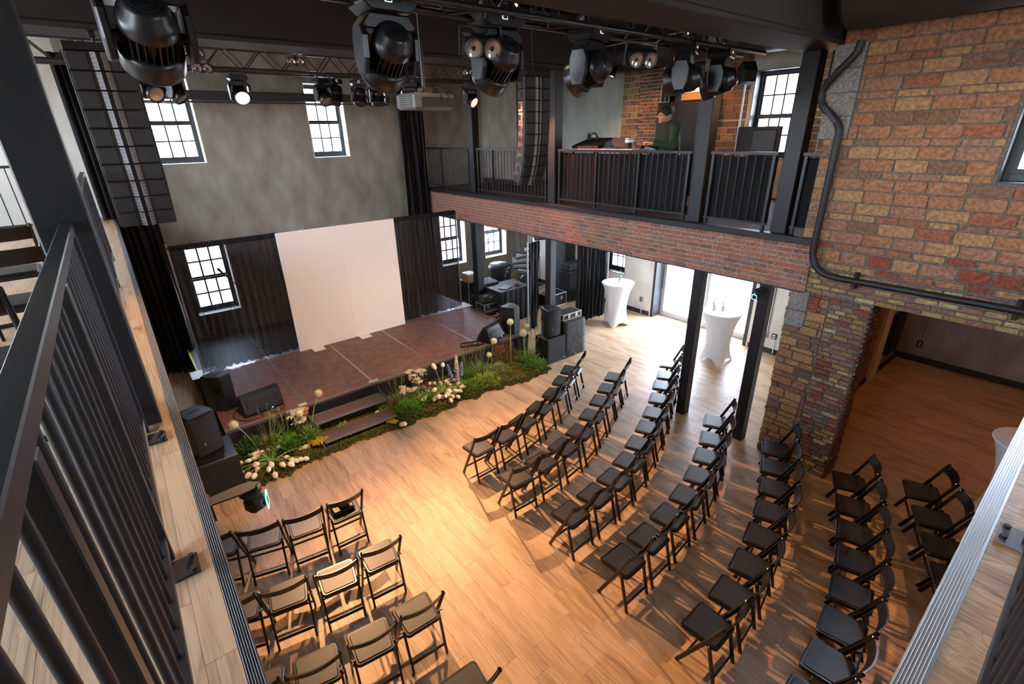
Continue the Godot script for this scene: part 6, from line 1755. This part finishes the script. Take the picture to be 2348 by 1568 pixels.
# ---------------------------------------------------------------- person
func blob(bones: Array, cell: float, k: float, grow := 0.0) -> MB:
	var lo := Vector3.ONE * 1e9; var hi := -lo
	for b in bones:
		for e in 2:
			var r: float = b[2 + e] + grow + cell * 2.0
			lo = lo.min(b[e] - Vector3.ONE * r); hi = hi.max(b[e] + Vector3.ONE * r)
	var n := Vector3i(((hi - lo) / cell).ceil()) + Vector3i.ONE
	var f := PackedFloat32Array(); f.resize(n.x * n.y * n.z); f.fill(1.0)
	for b in bones:
		var a: Vector3 = b[0]; var d: Vector3 = b[1] - a
		var dd := maxf(d.length_squared(), 1e-9)
		var rm: float = maxf(b[2], b[3]) + grow + k + cell
		var l0 := Vector3i(((a.min(b[1]) - Vector3.ONE * rm - lo) / cell).floor()).clamp(Vector3i.ZERO, n - Vector3i.ONE)
		var l1 := Vector3i(((a.max(b[1]) + Vector3.ONE * rm - lo) / cell).ceil()).clamp(Vector3i.ZERO, n - Vector3i.ONE)
		for z in range(l0.z, l1.z + 1):
			for y in range(l0.y, l1.y + 1):
				for x in range(l0.x, l1.x + 1):
					var p := lo + Vector3(x, y, z) * cell
					var t := clampf((p - a).dot(d) / dd, 0.0, 1.0)
					var s := p.distance_to(a + d * t) - lerpf(b[2], b[3], t) - grow
					var i := (z * n.y + y) * n.x + x
					var h := clampf(0.5 + 0.5 * (f[i] - s) / k, 0.0, 1.0)
					f[i] = lerpf(f[i], s, h) - k * h * (1.0 - h)
	var mb := MB.new()
	var at := {}
	var G := func(x: int, y: int, z: int) -> float: return f[(z * n.y + y) * n.x + x]
	for z in n.z - 1:
		for y in n.y - 1:
			for x in n.x - 1:
				var sum := Vector3.ZERO; var cnt := 0
				var base: float = G.call(x, y, z)
				var any := false
				var vals := []
				for q in 8: vals.append(G.call(x + (q & 1), y + ((q >> 1) & 1), z + (q >> 2)))
				for q in 8:
					if (vals[q] < 0) != (base < 0): any = true
				if not any: continue
				for e in [[0, 1], [2, 3], [4, 5], [6, 7], [0, 2], [1, 3], [4, 6], [5, 7], [0, 4], [1, 5], [2, 6], [3, 7]]:
					var va: float = vals[e[0]]; var vb: float = vals[e[1]]
					if (va < 0) != (vb < 0):
						var t := va / (va - vb)
						var pa := Vector3(e[0] & 1, (e[0] >> 1) & 1, e[0] >> 2); var pb := Vector3(e[1] & 1, (e[1] >> 1) & 1, e[1] >> 2)
						sum += pa.lerp(pb, t); cnt += 1
				var gr := Vector3(vals[1] + vals[3] + vals[5] + vals[7] - vals[0] - vals[2] - vals[4] - vals[6], vals[2] + vals[3] + vals[6] + vals[7] - vals[0] - vals[1] - vals[4] - vals[5], vals[4] + vals[5] + vals[6] + vals[7] - vals[0] - vals[1] - vals[2] - vals[3]).normalized()
				at[Vector3i(x, y, z)] = mb.vert(lo + (Vector3(x, y, z) + sum / cnt) * cell, gr)
	for c in at:
		var v: Vector3i = c
		var here: float = G.call(v.x, v.y, v.z)
		for ax in 3:
			var s := Vector3i(1 if ax == 0 else 0, 1 if ax == 1 else 0, 1 if ax == 2 else 0)
			var there: float = G.call(v.x + s.x, v.y + s.y, v.z + s.z)
			if (here < 0) == (there < 0): continue
			var u := Vector3i(s.z, s.x, s.y); var w := Vector3i(s.y, s.z, s.x)
			var q := [v, v - u, v - u - w, v - w]
			if not (at.has(q[1]) and at.has(q[2]) and at.has(q[3])): continue
			var nn := Vector3(s) * (1.0 if here < 0 else -1.0)
			mb.tri_i(at[q[0]], at[q[1]], at[q[2]], nn); mb.tri_i(at[q[0]], at[q[2]], at[q[3]], nn)
	return mb


func build_person() -> void:
	# x to the person's right, y up, -z ahead; stands on the balcony floor, head bowed over a card
	var o := thing("person", "person in dark green plaid jacket and black cap reading a white card", "person", Vector3(7.72, 3.27, -5.3), 1.15)
	var hip := Vector3(0, 0.92, 0.04); var chest := Vector3(0, 1.26, -0.02); var neck := Vector3(0, 1.42, -0.06); var head := Vector3(0, 1.53, -0.15)
	var body := [
		[hip, Vector3(0, 1.1, 0.02), 0.145, 0.135], [Vector3(0, 1.1, 0.02), chest, 0.135, 0.155], [chest + Vector3(-0.13, 0.09, 0), chest + Vector3(0.13, 0.09, 0), 0.075, 0.075], [chest, neck, 0.12, 0.055],
		[neck, head, 0.052, 0.06], [head + Vector3(0, 0.03, 0.02), head + Vector3(0, 0.0, -0.02), 0.095, 0.085], [head + Vector3(0, -0.06, -0.05), head + Vector3(0, -0.085, -0.06), 0.05, 0.04], [head + Vector3(0, 0.0, -0.11), head + Vector3(0, -0.02, -0.125), 0.014, 0.018],
		[head + Vector3(-0.095, -0.005, 0.02), head + Vector3(-0.098, -0.03, 0.02), 0.018, 0.014], [head + Vector3(0.095, -0.005, 0.02), head + Vector3(0.098, -0.03, 0.02), 0.018, 0.014],
	]
	var sleeves := []; var hands := []
	for s in [-1.0, 1.0]:
		var sh := chest + Vector3(s * 0.19, 0.08, 0.0)
		var el := Vector3(s * 0.25, 1.07, -0.1)
		var wr := Vector3(s * 0.1, 1.1, -0.34)
		sleeves.append_array([[sh, el, 0.07, 0.055], [el, wr, 0.052, 0.036]])
		body.append_array([[sh, el, 0.055, 0.045], [el, wr, 0.042, 0.03]])
		# palm, four fingers closed on the card and a thumb on top
		var pm := wr + Vector3(-s * 0.015, 0.005, -0.05)
		hands.append([wr, pm, 0.03, 0.036])
		for k in 4:
			var r0 := pm + Vector3(s * (0.026 - 0.017 * k), -0.006, -0.025)
			var l := [0.032, 0.036, 0.034, 0.027][k] as float
			var r1 := r0 + Vector3(-s * 0.012, -0.012, -l)
			hands.append_array([[r0, r1, 0.0105, 0.0095], [r1, r1 + Vector3(-s * 0.022, 0.004, 0.006), 0.0095, 0.008]])
		hands.append_array([[pm + Vector3(-s * 0.024, 0.012, 0.005), pm + Vector3(-s * 0.045, 0.024, -0.022), 0.0125, 0.0105], [pm + Vector3(-s * 0.045, 0.024, -0.022), pm + Vector3(-s * 0.052, 0.02, -0.048), 0.0105, 0.009]])
	var legs := []
	for s in [-1.0, 1.0]:
		legs.append_array([[Vector3(s * 0.09, 0.9, 0.04), Vector3(s * 0.1, 0.5, 0.02), 0.095, 0.065], [Vector3(s * 0.1, 0.5, 0.02), Vector3(s * 0.1, 0.09, 0.05), 0.062, 0.042], [Vector3(s * 0.1, 0.045, 0.06), Vector3(s * 0.11, 0.04, -0.11), 0.045, 0.038]])
	var sk := blob(body + legs, 0.02, 0.03)
	sk.add(blob(hands, 0.005, 0.006), Transform3D())
	obj("body", sk, M.skin, o)
	var torso := [body[0], body[1], body[2], [chest, neck - Vector3(0, 0.03, 0), 0.13, 0.075]]
	obj("jacket", blob(torso + sleeves, 0.02, 0.03, 0.014), M.plaid_green, o)
	obj("trousers", blob(legs, 0.02, 0.03, 0.01), M.gear_black, o)
	obj("cap", MB.new().lathe(head + Vector3(0, 0.05, 0.02), [Vector2(0.108, -0.045), Vector2(0.112, 0.0), Vector2(0.1, 0.05), Vector2(0.06, 0.085), Vector2(0.0, 0.095)], 20, Basis(Vector3(1, 0, 0), -0.35)), M.hair_dark, o)
	obj("hair", MB.new().ball(head + Vector3(0, 0.09, 0.13), Vector3(0.05, 0.055, 0.05), 10, 8).ball(head + Vector3(0, -0.02, 0.07), Vector3(0.085, 0.07, 0.05), 10, 8), M.hair_grey, o)
	obj("glasses", MB.new().pipe([head + Vector3(-0.085, 0.005, -0.02), head + Vector3(-0.06, 0.005, -0.1), head + Vector3(0.06, 0.005, -0.1), head + Vector3(0.085, 0.005, -0.02)], 0.004, 5), M.fixture_dark, o)
	for s in [-1.0, 1.0]: obj("eye", MB.new().ball(head + Vector3(s * 0.034, 0.008, -0.094), Vector3(0.012, 0.008, 0.008), 8, 6), M.fixture_dark, o)
	obj("mouth", MB.new().ball(head + Vector3(0, -0.068, -0.103), Vector3(0.024, 0.006, 0.008), 8, 6), M.brick_red, o)
	tag(obj("white_card", MB.new().box(Vector3.ZERO, Vector3(0.13, 0.012, 0.1), 0.002), M.paper_white), "white card held by the person on the balcony", "card")
	var cd: Node3D = get_node("white_card")
	cd.position = Vector3(7.72, 3.27, -5.3) + Basis(Vector3.UP, 1.15) * Vector3(0.0, 1.12, -0.44); cd.rotation.y = 1.15


func build_near() -> void:
	# folding chairs on the mezzanine behind the steel post
	var proto: Node3D = get_node("folding_chair")
	var k := 0
	for q in [[-0.58, -4.22, 0.0, "black folding chair on the mezzanine just behind the steel post"], [-0.74, -5.25, 0.1, "black folding chair on the mezzanine, one row further than the one by the steel post"], [-1.05, -4.22, 0.0, "black folding chair on the mezzanine beside the one by the steel post"], [-1.2, -5.3, 0.05, "black folding chair on the mezzanine in the further row, next to the wall side"], [-0.66, -3.1, 0.05, "black folding chair on the mezzanine beside the near railing"]]:
		dup(proto, "folding_chair", Vector3(q[0], 3.27, q[1]), q[2], q[3], "folding chairs on the mezzanine")
	# stair rail at the end of the mezzanine
	railing(Vector3(-3.2, 3.275, -11.2), Vector3(-0.6, 3.275, -11.2), [0.05, 1.3, 2.55], 0.16, 4.28, "thin dark railing at the far end of the mezzanine")
	# bolted plates that hold the railings to the edge
	for q in [[Vector3(-0.125, 3.272, -1.62), "beside the wide plank joint"], [Vector3(-0.125, 3.272, -2.6), "at the foot of the steel post"]]:
		var o := thing("rail_bracket", "black bolted bracket on the mezzanine edge, " + q[1], "bracket", q[0])
		obj("plate", MB.new().box(Vector3(0.0, 0.004, 0), Vector3(0.075, 0.008, 0.1), 0.001), M.rail_black, o)
		for s in [-1.0, 1.0]: obj("bolt", MB.new().tube(Vector3(0.02, 0.006, s * 0.034), Vector3(0.02, 0.02, s * 0.034), 0.009, -1, 8), M.gear_black, o)
	var o := thing("rail_bracket", "bolted steel plate on the near ledge beside the silver nosing", "bracket", Vector3(2.1, 3.272, 0.075))
	obj("plate", MB.new().box(Vector3(0.0, 0.004, 0), Vector3(0.12, 0.008, 0.075), 0.001), M.line_grey, o)
	for s in [-1.0, 1.0]: obj("bolt", MB.new().tube(Vector3(s * 0.035, 0.006, -0.02), Vector3(s * 0.035, 0.022, -0.02), 0.01, -1, 8), M.gear_black, o)
	tag(obj("camera_bag", MB.new().box(Vector3(0, 0, 0), Vector3(0.26, 0.06, 0.2), 0.02).box(Vector3(0.02, 0.05, 0.02), Vector3(0.12, 0.05, 0.1), 0.015), M.plastic_black), "black camera gear lying on the aisle chair of the small bank", "bag")
	var bag: Node3D = get_node("camera_bag")
	bag.position = Vector3(1.2, 0.487, -4.9)


func _ready() -> void:
	eye_basis = Basis.from_euler(Vector3(-0.40683334, -0.66801623, -0.02243145))
	var cam := Camera3D.new()
	cam.name = "camera"
	cam.fov = rad_to_deg(2.0 * atan(784.0 / FOCAL))
	cam.near = 0.02; cam.far = 120.0
	cam.transform = Transform3D(eye_basis, EYE)
	add_child(cam)
	cam.current = true
	# overcast sky
	var sky_m := ProceduralSkyMaterial.new()
	sky_m.sky_top_color = Color(0.80, 0.88, 1.0); sky_m.sky_horizon_color = Color(0.93, 0.97, 1.0)
	sky_m.ground_bottom_color = Color(0.75, 0.76, 0.78); sky_m.ground_horizon_color = Color(0.9, 0.93, 0.96)
	sky_m.sky_energy_multiplier = 5.0; sky_m.ground_energy_multiplier = 4.0
	var env := Environment.new()
	env.background_mode = Environment.BG_SKY
	env.sky = Sky.new()
	env.sky.sky_material = sky_m
	env.tonemap_mode = Environment.TONE_MAPPER_LINEAR
	env.tonemap_exposure = 1.18
	env.sdfgi_enabled = true; env.ssao_enabled = true; env.ssil_enabled = true
	var we := WorldEnvironment.new()
	we.environment = env
	add_child(we)
	make_materials()
	build_shell()
	build_columns()
	build_railings()
	build_chairs()
	build_stage()
	build_rig()
	build_gear()
	build_balcony()
	build_person()
	build_near()
	build_flowers()
